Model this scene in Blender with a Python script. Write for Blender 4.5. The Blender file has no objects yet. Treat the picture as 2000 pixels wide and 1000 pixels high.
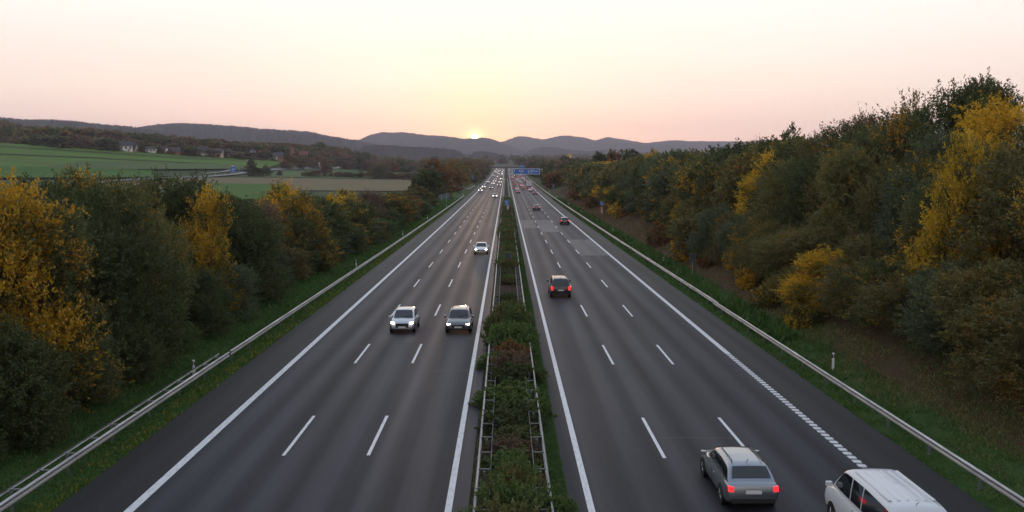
import bpy, bmesh, math, random
import numpy as np
from mathutils import Vector, Matrix, Euler
R_ = math.radians
sc = bpy.context.scene
col = sc.collection
random.seed(7)

# ------------------------------------------------------------------ camera
H_CAM, F_PX = 11.3, 1850.0
PITCH, YAW = math.atan(172 / F_PX), math.atan(12 / F_PX)
cam_d = bpy.data.cameras.new('camera'); cam = bpy.data.objects.new('camera', cam_d); col.objects.link(cam)
cam_d.sensor_width = 36; cam_d.lens = F_PX / 2000 * 36
cam_d.clip_start = 0.5; cam_d.clip_end = 30000
cam.location = (0, 0, H_CAM); cam.rotation_euler = (math.pi / 2 - PITCH, 0, -YAW)
sc.camera = cam
CR = cam.rotation_euler.to_matrix()

# ------------------------------------------------------------------ sky and sun
SUN_AZ, SUN_EL = math.atan((928 - 988) / F_PX), math.atan((328 - 269.5) / F_PX)   # azimuth measured from +Y towards +X
sun_dir = Vector((math.sin(SUN_AZ) * math.cos(SUN_EL), math.cos(SUN_AZ) * math.cos(SUN_EL), math.sin(SUN_EL)))
world = bpy.data.worlds.new('World'); sc.world = world; world.use_nodes = True
wn, wl = world.node_tree.nodes, world.node_tree.links
wn.clear()
def W(t, **k):
    n = wn.new(t)
    for a, b in k.items(): setattr(n, a, b)
    return n
def wmath(op, a, b=None, clamp=False):
    n = W('ShaderNodeMath', operation=op, use_clamp=clamp)
    for i, v in enumerate((a, b)):
        if v is None: continue
        if isinstance(v, (int, float)): n.inputs[i].default_value = v
        else: wl.new(v, n.inputs[i])
    return n.outputs[0]
def wmix(f, a, b, bt='MIX'):
    n = W('ShaderNodeMix', data_type='RGBA', blend_type=bt)
    for sock, v in ((n.inputs[0], f), (n.inputs[6], a), (n.inputs[7], b)):
        if isinstance(v, (int, float)): sock.default_value = v
        elif isinstance(v, tuple): sock.default_value = (*v, 1)
        else: wl.new(v, sock)
    return n.outputs[2]
tc = W('ShaderNodeTexCoord')
sep = W('ShaderNodeSeparateXYZ'); wl.new(tc.outputs['Generated'], sep.inputs[0])
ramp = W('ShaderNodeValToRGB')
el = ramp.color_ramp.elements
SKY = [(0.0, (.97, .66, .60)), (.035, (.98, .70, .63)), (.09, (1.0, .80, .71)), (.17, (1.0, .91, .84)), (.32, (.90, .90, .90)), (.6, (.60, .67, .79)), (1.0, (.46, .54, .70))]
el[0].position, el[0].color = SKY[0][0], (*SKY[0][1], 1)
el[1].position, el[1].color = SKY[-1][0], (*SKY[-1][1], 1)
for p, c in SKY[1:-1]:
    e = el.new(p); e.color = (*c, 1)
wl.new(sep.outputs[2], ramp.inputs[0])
# faint high veil of cloud
nz = W('ShaderNodeTexNoise'); nz.inputs['Scale'].default_value = 2.2; nz.inputs['Detail'].default_value = 4
mp = W('ShaderNodeMapping'); mp.inputs['Scale'].default_value = (1, 1, 7); wl.new(tc.outputs['Generated'], mp.inputs[0]); wl.new(mp.outputs[0], nz.inputs[0])
veil = wmath('MULTIPLY_ADD', nz.outputs[0], .20); veil.node.inputs[2].default_value = .90
base = wmix(1.0, ramp.outputs[0], (1, 1, 1), 'MULTIPLY')
vm = W('ShaderNodeVectorMath', operation='SCALE'); wl.new(base, vm.inputs[0]); wl.new(veil, vm.inputs[3])
# angle to the sun
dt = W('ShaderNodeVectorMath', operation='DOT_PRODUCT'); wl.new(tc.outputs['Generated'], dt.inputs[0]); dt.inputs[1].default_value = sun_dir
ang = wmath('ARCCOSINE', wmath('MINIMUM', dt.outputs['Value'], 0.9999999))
def gauss(w):
    q = wmath('DIVIDE', ang, w); q = wmath('MULTIPLY', q, q)
    return wmath('EXPONENT', wmath('MULTIPLY', q, -1.0))
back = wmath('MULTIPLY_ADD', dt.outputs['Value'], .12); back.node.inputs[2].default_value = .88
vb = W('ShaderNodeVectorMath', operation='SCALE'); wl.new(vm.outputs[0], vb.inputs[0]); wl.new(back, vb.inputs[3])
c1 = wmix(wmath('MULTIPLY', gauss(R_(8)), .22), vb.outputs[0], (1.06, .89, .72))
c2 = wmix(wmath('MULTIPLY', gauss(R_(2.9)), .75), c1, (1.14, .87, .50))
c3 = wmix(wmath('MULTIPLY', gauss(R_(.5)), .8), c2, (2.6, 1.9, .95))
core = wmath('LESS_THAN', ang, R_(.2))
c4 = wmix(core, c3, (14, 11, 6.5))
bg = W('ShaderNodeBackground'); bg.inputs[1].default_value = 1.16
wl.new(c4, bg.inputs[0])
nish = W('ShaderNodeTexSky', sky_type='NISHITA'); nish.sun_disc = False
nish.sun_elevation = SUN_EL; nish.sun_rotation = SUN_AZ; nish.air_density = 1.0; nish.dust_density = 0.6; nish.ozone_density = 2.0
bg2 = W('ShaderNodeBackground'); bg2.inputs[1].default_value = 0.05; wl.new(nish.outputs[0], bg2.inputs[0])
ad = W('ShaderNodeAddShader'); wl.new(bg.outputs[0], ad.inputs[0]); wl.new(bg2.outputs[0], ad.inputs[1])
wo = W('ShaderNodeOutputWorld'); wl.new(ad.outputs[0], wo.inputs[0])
sd = bpy.data.lights.new('sun', 'SUN'); so = bpy.data.objects.new('sun', sd); col.objects.link(so)
sd.energy = 0.2; sd.angle = R_(1.5); sd.color = (1.0, .55, .28)
LAMP_EL = R_(2.6)
sl = Vector((math.sin(SUN_AZ) * math.cos(LAMP_EL), math.cos(SUN_AZ) * math.cos(LAMP_EL), math.sin(LAMP_EL)))
so.rotation_euler = (-sl).to_track_quat('-Z', 'Y').to_euler(); so.location = (0, 60, 60)
sc.view_settings.view_transform = 'Standard'; sc.view_settings.look = 'None'
sc.view_settings.exposure = 0; sc.view_settings.gamma = 1
sc.cycles.use_denoising = True
sc.cycles.max_bounces = 6; sc.cycles.diffuse_bounces = 3; sc.cycles.glossy_bounces = 2; sc.cycles.transmission_bounces = 3
sc.cycles.sample_clamp_indirect = 4

# ------------------------------------------------------------------ helpers
def tag(o, label=None, cat=None, group=None, kind=None):
    if label: o['label'] = label
    if cat: o['category'] = cat
    if group: o['group'] = group
    if kind: o['kind'] = kind
    return o
def thing(name, label, cat, loc=(0, 0, 0), rz=0, group=None):
    o = bpy.data.objects.new(name, None); col.objects.link(o)
    o.location = loc; o.rotation_euler = (0, 0, rz); o.empty_display_size = .3
    return tag(o, label, cat, group)
def link(name, me, parent=None, mat=None, loc=None):
    o = bpy.data.objects.new(name, me); col.objects.link(o)
    if mat is not None:
        for m in (mat if isinstance(mat, (list, tuple)) else [mat]): me.materials.append(m)
    if parent: o.parent = parent
    if loc: o.location = loc
    return o
def np_mesh(name, v, f, smooth=False):
    v = np.asarray(v, dtype=np.float32); f = np.asarray(f, dtype=np.int32)
    me = bpy.data.meshes.new(name); k = f.shape[1]
    me.vertices.add(len(v)); me.vertices.foreach_set('co', v.ravel())
    me.loops.add(f.size); me.loops.foreach_set('vertex_index', f.ravel())
    me.polygons.add(len(f)); me.polygons.foreach_set('loop_start', np.arange(len(f), dtype=np.int32) * k)
    me.polygons.foreach_set('loop_total', np.full(len(f), k, dtype=np.int32))
    if smooth: me.polygons.foreach_set('use_smooth', np.ones(len(f), dtype=bool))
    me.update(calc_edges=True)
    return me
class MB:
    """collects simple solids for one mesh"""
    def __init__(s): s.v = []; s.f = []; s.mi = []
    def add(s, vs, fs, mi=0):
        b = len(s.v); s.v += [tuple(p) for p in vs]; s.f += [tuple(i + b for i in q) for q in fs]; s.mi += [mi] * len(fs); return s
    def box(s, x0, x1, y0, y1, z0, z1, mi=0):
        return s.add([(x0, y0, z0), (x1, y0, z0), (x1, y1, z0), (x0, y1, z0), (x0, y0, z1), (x1, y0, z1), (x1, y1, z1), (x0, y1, z1)],
                     [(0, 3, 2, 1), (4, 5, 6, 7), (0, 1, 5, 4), (1, 2, 6, 5), (2, 3, 7, 6), (3, 0, 4, 7)], mi)
    def tube(s, a, b, r0, r1=None, n=8, mi=0, caps=True):
        a, b = Vector(a), Vector(b); r1 = r0 if r1 is None else r1
        d = (b - a).normalized(); u = d.orthogonal().normalized(); w = d.cross(u)
        vs = []
        for p, r in ((a, r0), (b, r1)):
            for i in range(n):
                t = 2 * math.pi * i / n; vs.append(p + (u * math.cos(t) + w * math.sin(t)) * r)
        fs = [(i, (i + 1) % n, n + (i + 1) % n, n + i) for i in range(n)]
        if caps: fs += [tuple(range(n - 1, -1, -1)), tuple(range(n, 2 * n))]
        return s.add(vs, fs, mi)
    def prism(s, pts, axis_lo, axis_hi, axis='y', mi=0):
        n = len(pts); vs = []
        for t in (axis_lo, axis_hi):
            for a, b in pts: vs.append({'y': (a, t, b), 'x': (t, a, b), 'z': (a, b, t)}[axis])
        fs = [(i, (i + 1) % n, n + (i + 1) % n, n + i) for i in range(n)] + [tuple(range(n - 1, -1, -1)), tuple(range(n, 2 * n))]
        return s.add(vs, fs, mi)
    def mesh(s, name, smooth=False):
        me = bpy.data.meshes.new(name); me.from_pydata(s.v, [], s.f)
        bm = bmesh.new(); bm.from_mesh(me); bmesh.ops.recalc_face_normals(bm, faces=bm.faces); bm.to_mesh(me); bm.free()
        for p, m in zip(me.polygons, s.mi): p.material_index = m; p.use_smooth = smooth
        return me
    def build(s, name, mat, parent=None, smooth=False, loc=None):
        return link(name, s.mesh(name, smooth), parent, mat, loc)
def bevel(o, w, seg=2, ang=30):
    m = o.modifiers.new('bevel', 'BEVEL'); m.width = w; m.segments = seg; m.limit_method = 'ANGLE'; m.angle_limit = R_(ang)
    return o
def copy_tree(o, parent=None):
    c = o.copy(); col.objects.link(c)
    if parent is not None: c.parent = parent
    for ch in kids.get(o.name, []): copy_tree(ch, c)
    kids[c.name] = [x for x in col.objects if False]
    return c
kids = {}
def index_kids(root):
    kids[root.name] = list(root.children)
    for ch in root.children: index_kids(ch)

# ------------------------------------------------------------------ materials
def material(name, rgb=(.5, .5, .5), rough=.6, metal=0, spec=.5, emit=None, estr=0, coat=0):
    m = bpy.data.materials.new(name); m.use_nodes = True
    b = m.node_tree.nodes['Principled BSDF']
    b.inputs['Base Color'].default_value = (*rgb, 1); b.inputs['Roughness'].default_value = rough
    b.inputs['Metallic'].default_value = metal; b.inputs['Specular IOR Level'].default_value = spec
    if coat: b.inputs['Coat Weight'].default_value = coat; b.inputs['Coat Roughness'].default_value = .06
    if emit: b.inputs['Emission Color'].default_value = (*emit, 1); b.inputs['Emission Strength'].default_value = estr
    return m
class NT:
    def __init__(s, m): s.m = m; s.n = m.node_tree.nodes; s.l = m.node_tree.links; s.b = s.n.get('Principled BSDF')
    def node(s, t, **k):
        n = s.n.new(t)
        for a, b in k.items(): setattr(n, a, b)
        return n
    def coord(s, which='Object', scale=(1, 1, 1)):
        if which == 'World': c = s.node('ShaderNodeNewGeometry').outputs['Position']
        else: c = s.node('ShaderNodeTexCoord').outputs[which]
        mp = s.node('ShaderNodeMapping'); mp.inputs['Scale'].default_value = scale; s.l.new(c, mp.inputs[0]); return mp.outputs[0]
    def noise(s, vec, scale=1, detail=4, rough=.55):
        n = s.node('ShaderNodeTexNoise'); n.inputs['Scale'].default_value = scale; n.inputs['Detail'].default_value = detail; n.inputs['Roughness'].default_value = rough
        s.l.new(vec, n.inputs[0]); return n.outputs[0]
    def ramp(s, fac, stops):
        r = s.node('ShaderNodeValToRGB'); e = r.color_ramp.elements
        while len(e) < len(stops): e.new(.5)
        for q, (p, c) in zip(e, stops): q.position = p; q.color = (*c, 1) if isinstance(c, tuple) else (c, c, c, 1)
        s.l.new(fac, r.inputs[0]); return r.outputs[0]
    def mix(s, f, a, b, bt='MIX'):
        n = s.node('ShaderNodeMix', data_type='RGBA', blend_type=bt)
        for sock, v in ((n.inputs[0], f), (n.inputs[6], a), (n.inputs[7], b)):
            if isinstance(v, (int, float)): sock.default_value = v
            elif isinstance(v, tuple): sock.default_value = (*v, 1)
            else: s.l.new(v, sock)
        return n.outputs[2]
    def math(s, op, a, b=0, c=0):
        n = s.node('ShaderNodeMath', operation=op)
        for i, v in enumerate((a, b, c)):
            if isinstance(v, (int, float)): n.inputs[i].default_value = v
            else: s.l.new(v, n.inputs[i])
        return n.outputs[0]
    def bump(s, h, strength=.3, dist=.05):
        n = s.node('ShaderNodeBump'); n.inputs['Strength'].default_value = strength; n.inputs['Distance'].default_value = dist
        s.l.new(h, n.inputs['Height']); s.l.new(n.outputs[0], s.b.inputs['Normal'])
    def color(s, c): s.l.new(c, s.b.inputs['Base Color'])
    def rough(s, c): s.l.new(c, s.b.inputs['Roughness'])

def m_asphalt(name, c0, c1, tracks):
    m = material(name, c0, .62, spec=.2); t = NT(m)
    streak = t.noise(t.coord('World', (1.3, .010, 0)), 1, 4, .55)
    blot = t.noise(t.coord('World', (.22, .05, 0)), 1, 4, .6)
    grit = t.noise(t.coord('World', (1, 1, 1)), 22, 3, .7)
    if tracks:
        # polished wheel paths and dark drip line between them, laid along the lane axes
        gx = t.node('ShaderNodeSeparateXYZ'); t.l.new(t.node('ShaderNodeNewGeometry').outputs['Position'], gx.inputs[0])
        s = t.math('SINE', t.math('MULTIPLY_ADD', gx.outputs[0], 2 * math.pi / tracks[0], tracks[1]))
        s = t.math('MULTIPLY_ADD', s, .17, 0)
        f = t.math('ADD', t.math('MULTIPLY_ADD', streak, .7, .12), s)
    else: f = streak
    f = t.math('ADD', f, t.math('MULTIPLY_ADD', blot, .5, -.25))
    c = t.ramp(f, [(.2, c0), (.85, c1)])
    c = t.mix(.55, c, t.ramp(grit, [(.3, .45), (.7, 1.0)]), 'MULTIPLY')
    c = t.mix(t.ramp(t.noise(t.coord('World', (1, .35, 1)), 14, 1), [(.76, 0.0), (.80, 1.0)]), c, (.16, .15, .14))
    t.color(c); t.rough(t.ramp(f, [(.2, .66), (.85, .54)])); t.bump(grit, .25, .01)
    return m
M = {}
M['asphalt_left'] = m_asphalt('asphalt_left', (.012, .0135, .018), (.044, .047, .060), (3.45 / 2, .3))
M['asphalt_right'] = m_asphalt('asphalt_right', (.011, .0122, .0165), (.040, .0425, .054), (3.45 / 2, 2.4))
M['shoulder'] = m_asphalt('shoulder', (.014, .0145, .016), (.028, .028, .030), None)
M['patch'] = m_asphalt('patch', (.085, .084, .088), (.135, .132, .134), None)
M['country_road'] = m_asphalt('country_road', (.14, .14, .15), (.2, .2, .21), None)
def m_paint():
    m = material('road_paint', (.7, .7, .7), .55); t = NT(m)
    w = t.noise(t.coord('World', (3, .6, 1)), 3, 6, .7)
    t.color(t.ramp(w, [(.28, (.32, .32, .33)), (.45, (.62, .62, .63)), (.8, (.78, .78, .78))]))
    t.bump(w, .2, .005); return m
M['paint'] = m_paint()
def m_ground(name, stops, sc_=(.6, .6, .6), big=.02, rough=.95):
    m = material(name, stops[0][1], rough, spec=.15); t = NT(m)
    a = t.noise(t.coord('World', sc_), 1, 8, .68); b = t.noise(t.coord('World', (1, 1, 1)), big, 4, .6)
    f = t.math('ADD', t.math('MULTIPLY', a, .7), t.math('MULTIPLY', b, .3))
    t.color(t.ramp(f, stops)); t.bump(a, .8, .25); return m
M['ground'] = m_ground('rough_grass', [(.30, (.022, .030, .010)), (.48, (.040, .062, .018)), (.62, (.065, .075, .026)), (.75, (.085, .07, .035))])
M['farground'] = M['ground']
M['verge'] = m_ground('verge_grass', [(.3, (.020, .036, .010)), (.5, (.035, .075, .016)), (.7, (.07, .085, .03))], (1.2, 1.2, 1.2), .3)
M['litter'] = m_ground('leaf_litter_soil', [(.3, (.030, .021, .013)), (.47, (.075, .046, .024)), (.6, (.06, .055, .022)), (.75, (.13, .085, .045))], (1.6, 1.6, 1.6), .25)
M['soil'] = m_ground('median_soil', [(.3, (.02, .016, .01)), (.55, (.045, .035, .02)), (.75, (.05, .06, .02))], (2, 2, 2), .6)
def m_field(name, stops, ang, freq, amp):
    m = material(name, stops[0][1], .95, spec=.1); t = NT(m)
    mp = t.node('ShaderNodeMapping'); mp.inputs['Rotation'].default_value = (0, 0, ang)
    t.l.new(t.node('ShaderNodeNewGeometry').outputs['Position'], mp.inputs[0])
    mp2 = t.node('ShaderNodeMapping'); mp2.inputs['Scale'].default_value = (freq, freq * .04, 0); t.l.new(mp.outputs[0], mp2.inputs[0])
    a = t.noise(mp2.outputs[0], 1, 6, .65); b = t.noise(t.coord('World', (.02, .02, 0)), 1, 6, .6)
    f = t.math('ADD', t.math('MULTIPLY', a, amp), t.math('MULTIPLY', b, 1 - amp))
    t.color(t.ramp(f, stops)); return m
M['crop_green'] = m_field('crop_green', [(.33, (.11, .085, .04)), (.42, (.085, .125, .03)), (.55, (.085, .165, .03)), (.7, (.105, .18, .045))], 1.1, .11, .7)
M['crop_dark'] = m_field('crop_dark', [(.3, (.04, .09, .016)), (.6, (.05, .125, .02)), (.75, (.07, .115, .028))], .5, .1, .5)
M['stubble'] = m_field('stubble', [(.3, (.12, .10, .055)), (.5, (.155, .125, .07)), (.68, (.11, .125, .045)), (.8, (.09, .13, .04))], -.9, .16, .65)
M['meadow'] = m_field('meadow', [(.3, (.055, .09, .03)), (.6, (.09, .13, .045)), (.8, (.13, .13, .06))], .3, .02, .5)
def m_hill(name, a, b):
    m = material(name, a, 1, spec=0); t = NT(m)
    n1 = t.noise(t.coord('World', (1, 1, 1)), .012, 8, .7); n2 = t.noise(t.coord('World', (1, 1, 1)), .0016, 4, .5)
    f = t.math('ADD', t.math('MULTIPLY', n1, .6), t.math('MULTIPLY', n2, .4))
    t.color(t.ramp(f, [(.35, a), (.65, b)])); return m
M['hill'] = m_hill('forested_hill', (.026, .030, .026), (.066, .066, .05))

M['steel'] = material('galvanised_steel', (.42, .43, .45), .42, .75)
t = NT(M['steel']); n_ = t.noise(t.coord('World', (6, .5, 6)), 1, 5, .7); t.color(t.ramp(n_, [(.3, (.26, .255, .25)), (.7, (.50, .51, .53))])); t.rough(t.ramp(n_, [(.3, .6), (.7, .35)]))
M['steel_dark'] = material('weathered_steel', (.16, .165, .17), .6, .5)
M['white_plastic'] = material('white_plastic', (.75, .75, .74), .45)
M['black_plastic'] = material('black_plastic', (.015, .015, .016), .5)
M['reflector'] = material('reflector', (.55, .55, .5), .2)
M['sign_blue'] = material('sign_blue', (.006, .115, .42), .35)
M['sign_white'] = material('sign_white', (.62, .64, .66), .4)
M['sign_orange'] = material('sign_orange', (.75, .33, .06), .4)
M['sign_red'] = material('sign_red', (.55, .02, .03), .4)
M['sign_back'] = material('sign_back', (.035, .038, .045), .5)
M['sign_back2'] = material('sign_back_blue_grey', (.10, .12, .16), .5)
M['concrete'] = material('concrete', (.23, .22, .21), .85)
M['concrete_dark'] = material('concrete_dark', (.10, .085, .085), .85)
M['glass'] = material('car_glass', (.012, .014, .017), .06, 0, .8)
M['tyre'] = material('tyre', (.014, .014, .015), .8)
M['rim'] = material('alloy_rim', (.32, .33, .34), .3, .9)
M['trim'] = material('black_trim', (.014, .014, .015), .5)
M['head_on'] = material('headlamp_on', (.8, .8, .78), .2, emit=(1, .86, .68), estr=16)
M['head_off'] = material('headlamp_clear', (.5, .5, .5), .15)
M['tail_on'] = material('tail_lamp_on', (.5, .01, .01), .25, emit=(1, .02, .025), estr=2.0)
M['tail_off'] = material('tail_lamp_dark', (.22, .006, .006), .25)
M['plate'] = material('number_plate', (.62, .62, .6), .4)
PAINTS = {'steel grey': (.25, .28, .31, .8), 'silver': (.50, .52, .55, .8), 'white': (.72, .72, .72, 0), 'black': (.012, .012, .014, 0), 'grey': (.13, .137, .15, .6), 'red': (.34, .02, .018, 0), 'dark blue': (.015, .03, .075, .3), 'pale grey': (.55, .56, .57, .3), 'dark red': (.16, .012, .014, .2)}
for k, (r, g, b, me) in PAINTS.items(): M['car_' + k] = material('car_paint_' + k.replace(' ', '_'), (r, g, b), .32, me, .5, coat=.8)
M['van_white'] = material('van_white', (.6, .62, .64), .35, coat=.4)
M['brick'] = material('brick', (.26, .11, .08), .9); M['render_white'] = material('render_white', (.62, .6, .57), .9); M['render_cream'] = material('render_cream', (.5, .42, .3), .9)
M['roof_dark'] = material('roof_slate', (.035, .035, .042), .7); M['roof_red'] = material('roof_red', (.16, .06, .04), .8)
M['window'] = material('house_window', (.03, .035, .04), .12)
M['yellow'] = material('yellow_cladding', (.62, .36, .03), .6)
M['bark'] = material('bark', (.045, .036, .028), .9)

def m_leaf(name, a, b, patch=None, amt=.5):
    m = bpy.data.materials.new(name); m.use_nodes = True; t = NT(m); t.n.remove(t.b)
    ri = t.node('ShaderNodeNewGeometry').outputs['Random Per Island']
    oi = t.node('ShaderNodeObjectInfo').outputs['Random']
    c = t.mix(ri, a, b)
    if patch:
        tcn = t.node('ShaderNodeTexCoord').outputs['Object']
        ofs = t.node('ShaderNodeVectorMath', operation='ADD'); t.l.new(tcn, ofs.inputs[0])
        cmb = t.node('ShaderNodeCombineXYZ'); t.l.new(t.math('MULTIPLY', oi, 40), cmb.inputs[0]); t.l.new(cmb.outputs[0], ofs.inputs[1])
        nn = t.noise(ofs.outputs[0], .42, 3, .6)
        f = t.math('ADD', nn, t.math('MULTIPLY_ADD', ri, .22, -.11))
        f = t.ramp(f, [(amt, 0.0), (amt + .1, 1.0)])
        c = t.mix(f, c, patch)
    hv = t.node('ShaderNodeHueSaturation'); t.l.new(c, hv.inputs['Color']); t.l.new(t.math('MULTIPLY_ADD', oi, .6, 1.4), hv.inputs['Value'])
    t.l.new(t.math('MULTIPLY_ADD', t.math('FRACT', t.math('MULTIPLY', oi, 7.31)), .016, .490), hv.inputs['Hue'])
    c = hv.outputs[0]
    d = t.node('ShaderNodeBsdfDiffuse'); t.l.new(c, d.inputs[0])
    tr = t.node('ShaderNodeBsdfTranslucent'); t.l.new(c, tr.inputs[0])
    gl = t.node('ShaderNodeBsdfGlossy'); gl.inputs['Roughness'].default_value = .45; gl.inputs[0].default_value = (.5, .5, .5, 1)
    mx = t.node('ShaderNodeMixShader'); mx.inputs[0].default_value = .4; t.l.new(d.outputs[0], mx.inputs[1]); t.l.new(tr.outputs[0], mx.inputs[2])
    mg = t.node('ShaderNodeMixShader'); mg.inputs[0].default_value = .035; t.l.new(mx.outputs[0], mg.inputs[1]); t.l.new(gl.outputs[0], mg.inputs[2])
    t.l.new(mg.outputs[0], t.n['Material Output'].inputs[0]); return m
GOLD = (.34, .175, .018)
LEAF = {
    'dark': m_leaf('leaf_dark_green', (.032, .044, .015), (.066, .076, .024)),
    'blue': m_leaf('leaf_blue_green', (.046, .062, .030), (.084, .098, .050)),
    'olive': m_leaf('leaf_olive', (.060, .064, .022), (.11, .10, .035), (.16, .10, .02), .56),
    'mixed': m_leaf('leaf_green_turning', (.042, .055, .022), (.075, .085, .03), (.34, .19, .016), .55),
    'gold': m_leaf('leaf_gold', (.26, .172, .012), (.48, .30, .02), (.045, .052, .016), .51),
    'rust': m_leaf('leaf_rust', (.11, .065, .022), (.19, .095, .026), (.06, .06, .025), .52),
    'brown': m_leaf('leaf_brown_thin', (.075, .055, .035), (.12, .085, .05)),
    'fresh': m_leaf('leaf_fresh_green', (.045, .075, .02), (.085, .12, .035), (.11, .085, .03), .6),
}
WORDS = {'dark': 'dark green', 'blue': 'blue-green', 'olive': 'olive', 'mixed': 'green and gold', 'gold': 'golden yellow', 'rust': 'rusty brown', 'brown': 'thin brown', 'fresh': 'fresh green'}

# ------------------------------------------------------------------ terrain
def road_z(y):
    y = np.asarray(y, dtype=float)
    a = np.clip(y - 100, 0, 800); z = 8.9e-6 * a * a
    z = z + np.clip(y - 900, 0, 300) * .0142 + np.clip(y - 1200, 0, 200) * .004
    return z + np.clip(y - 1400, 0, 1e5) * .0185
def sstep(a, b, x): t = np.clip((x - a) / (b - a), 0, 1); return t * t * (3 - 2 * t)
def ground_z(x, y):
    x = np.asarray(x, dtype=float); y = np.asarray(y, dtype=float)
    z = road_z(y) - .06
    s = -x + y * .6
    hill = np.interp(s, [440, 560, 670, 740, 805, 1000, 1400, 2500], [0, 1.8, 4, 13, 25, 29, 29, 29])
    f = sstep(.10, .235, -x / np.maximum(y, 60)) * sstep(45, 110, -x)
    z = z + hill * f
    # cutting bank beside our carriageway
    bank = np.interp(x, [16.9, 18.5, 20.5, 24, 29, 36, 48, 80, 140, 400], [0, .15, .55, 1.9, 4.6, 7.6, 10.5, 11, 6, 3])
    z = z + bank * (1 - .75 * sstep(260, 620, y) - .25 * sstep(620, 1000, y)) 
    # low bank beside the oncoming carriageway
    lb = np.interp(-x, [15.6, 17, 19, 24, 32, 50], [0, -.05, .25, .9, 1.0, 0])
    z = z + lb * (1 - sstep(700, 1000, y))
    return z
def ray(px, py): return CR @ Vector(((px - 1000) / F_PX, (500 - py) / F_PX, -1))
def on_ground(px, py, road=False, zoff=0):
    d = ray(px, py); lo, y = 10.0, 10.0
    f = (lambda X, Y: float(road_z(Y))) if road else (lambda X, Y: float(ground_z(X, Y)))
    prev = 10.0
    for i in range(4000):
        y = prev * 1.004
        t_ = y / d.y; z = H_CAM + d.z * t_
        if z <= f(d.x * t_, y) + zoff: break
        prev = y
    lo, hi = prev, y
    for i in range(30):
        mid = (lo + hi) / 2; t_ = mid / d.y
        if H_CAM + d.z * t_ <= f(d.x * t_, mid) + zoff: hi = mid
        else: lo = mid
    t_ = hi / d.y
    return Vector((d.x * t_, hi, H_CAM + d.z * t_))
def at_dist(px, py, y):
    d = ray(px, py); t_ = y / d.y; return Vector((d.x * t_, y, H_CAM + d.z * t_))

def grid_mesh(name, xs, ys, zf):
    X, Y = np.meshgrid(xs, ys); Z = zf(X, Y)
    v = np.stack([X.ravel(), Y.ravel(), Z.ravel()], 1); nx = len(xs)
    i = np.arange(len(ys) - 1)[:, None] * nx + np.arange(nx - 1)[None, :]; i = i.ravel()
    return np_mesh(name, v, np.stack([i, i + 1, i + nx + 1, i + nx], 1), True)
xs = np.unique(np.concatenate([np.linspace(-5600, -700, 34), np.linspace(-700, -120, 50), np.linspace(-120, -40, 22), np.linspace(-40, -15, 30), np.linspace(-15, 16, 14), np.linspace(16, 60, 50), np.linspace(60, 200, 24), np.linspace(200, 5600, 40)]))
ys = np.unique(np.concatenate([np.linspace(-70, 20, 10), np.geomspace(20, 1500, 240), np.geomspace(1500, 9200, 60)]))
def terr(X, Y):
    z = ground_z(X, Y)
    rng = np.random.default_rng(3)
    near = (X > 17.2) | (X < -16.4)
    return z - np.where((X > -15.3) & (X < 16.3), .06, 0) + np.where(near, .07 * np.sin(X * 1.9 + Y * .7) * np.sin(Y * 1.3 - X * .4), 0)
tag(link('ground', grid_mesh('ground', xs, ys, terr), mat=M['ground']), kind='structure')

def strip(name, x0, x1, y0, y1, mat, dz, kind='structure', n=None, nx=2, zf=None):
    ys_ = np.linspace(y0, y1, n or max(2, int((y1 - y0) / 8)))
    zf = zf or (lambda X, Y: road_z(Y) + dz)
    o = link(name, grid_mesh(name, np.linspace(x0, x1, nx), ys_, zf), mat=mat)
    if kind: tag(o, kind=kind)
    return o
# carriageways and shoulders (hard shoulder asphalt laid a little lower in colour, butted along the edge line)
strip('road', -12.6, -1.25, -40, 1500, M['asphalt_left'], 0)
strip('road', 2.15, 13.7, -40, 1500, M['asphalt_right'], 0)
strip('road_shoulder', -15.0, -12.6, -40, 1500, M['shoulder'], 0)
strip('road_shoulder', 13.7, 16.05, -40, 1500, M['shoulder'], 0)
strip('median_ground', -1.25, 2.15, -40, 1500, M['soil'], -.02)
strip('verge_ground', 1.5, 2.15, -40, 1500, M['verge'], .012)
# patches
for x0, x1, a, b in ((2.95, 5.9, 1037, 446), (6.3, 9.6, 1075, 453), (9.75, 13.45, 1165, 499)):
    yb = on_ground(a, b, True).y; yf = on_ground(a, {446: 430, 453: 430, 499: 468}[b], True).y
    strip('road_patch', x0, x1, yb, yf, M['patch'], .004)
# markings
mk = MB()
def mark(x0, x1, y0, y1):
    n = max(1, int((y1 - y0) / 30))
    for i in range(n):
        a, b = y0 + (y1 - y0) * i / n, y0 + (y1 - y0) * (i + 1) / n
        za, zb = float(road_z(a)) + .009, float(road_z(b)) + .009
        mk.add([(x0, a, za), (x1, a, za), (x1, b, zb), (x0, b, zb)], [(0, 1, 2, 3)])
def flush_mark():
    global mk
    tag(mk.build('road_marking', M['paint']), kind='structure'); mk = MB()
mark(-2.03, -1.80, -30, 1400); mark(-12.62, -12.30, -30, 1400); flush_mark()
y0d = on_ground(555, 890, True).y
for k in range(-3, 78):
    y = y0d + k * 17.75
    for cx in (-5.44, -8.78): mark(cx - .07, cx + .07, y, y + 6)
flush_mark()
mark(2.72, 2.95, -30, 1400)
y_rum = on_ground(1440, 690, True).y
mark(13.40, 13.72, y_rum, 1400)
y = y_rum
while y > 8:
    mark(13.40, 13.72, y - .30, y); y -= .52
flush_mark()
mark(13.45, 13.67, 8, y_rum - .1); mk.v = [(a, b, c - .004) for a, b, c in mk.v]
o = mk.build('road_marking', material('worn_paint', (.20, .20, .21), .6)); tag(o, kind='structure'); mk = MB()
y0d = on_ground(1306, 895, True).y
for k in range(-3, 78):
    y = y0d + k * 17.75
    for cx in (6.2, 9.67): mark(cx - .07, cx + .07, y, y + 6)
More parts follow.
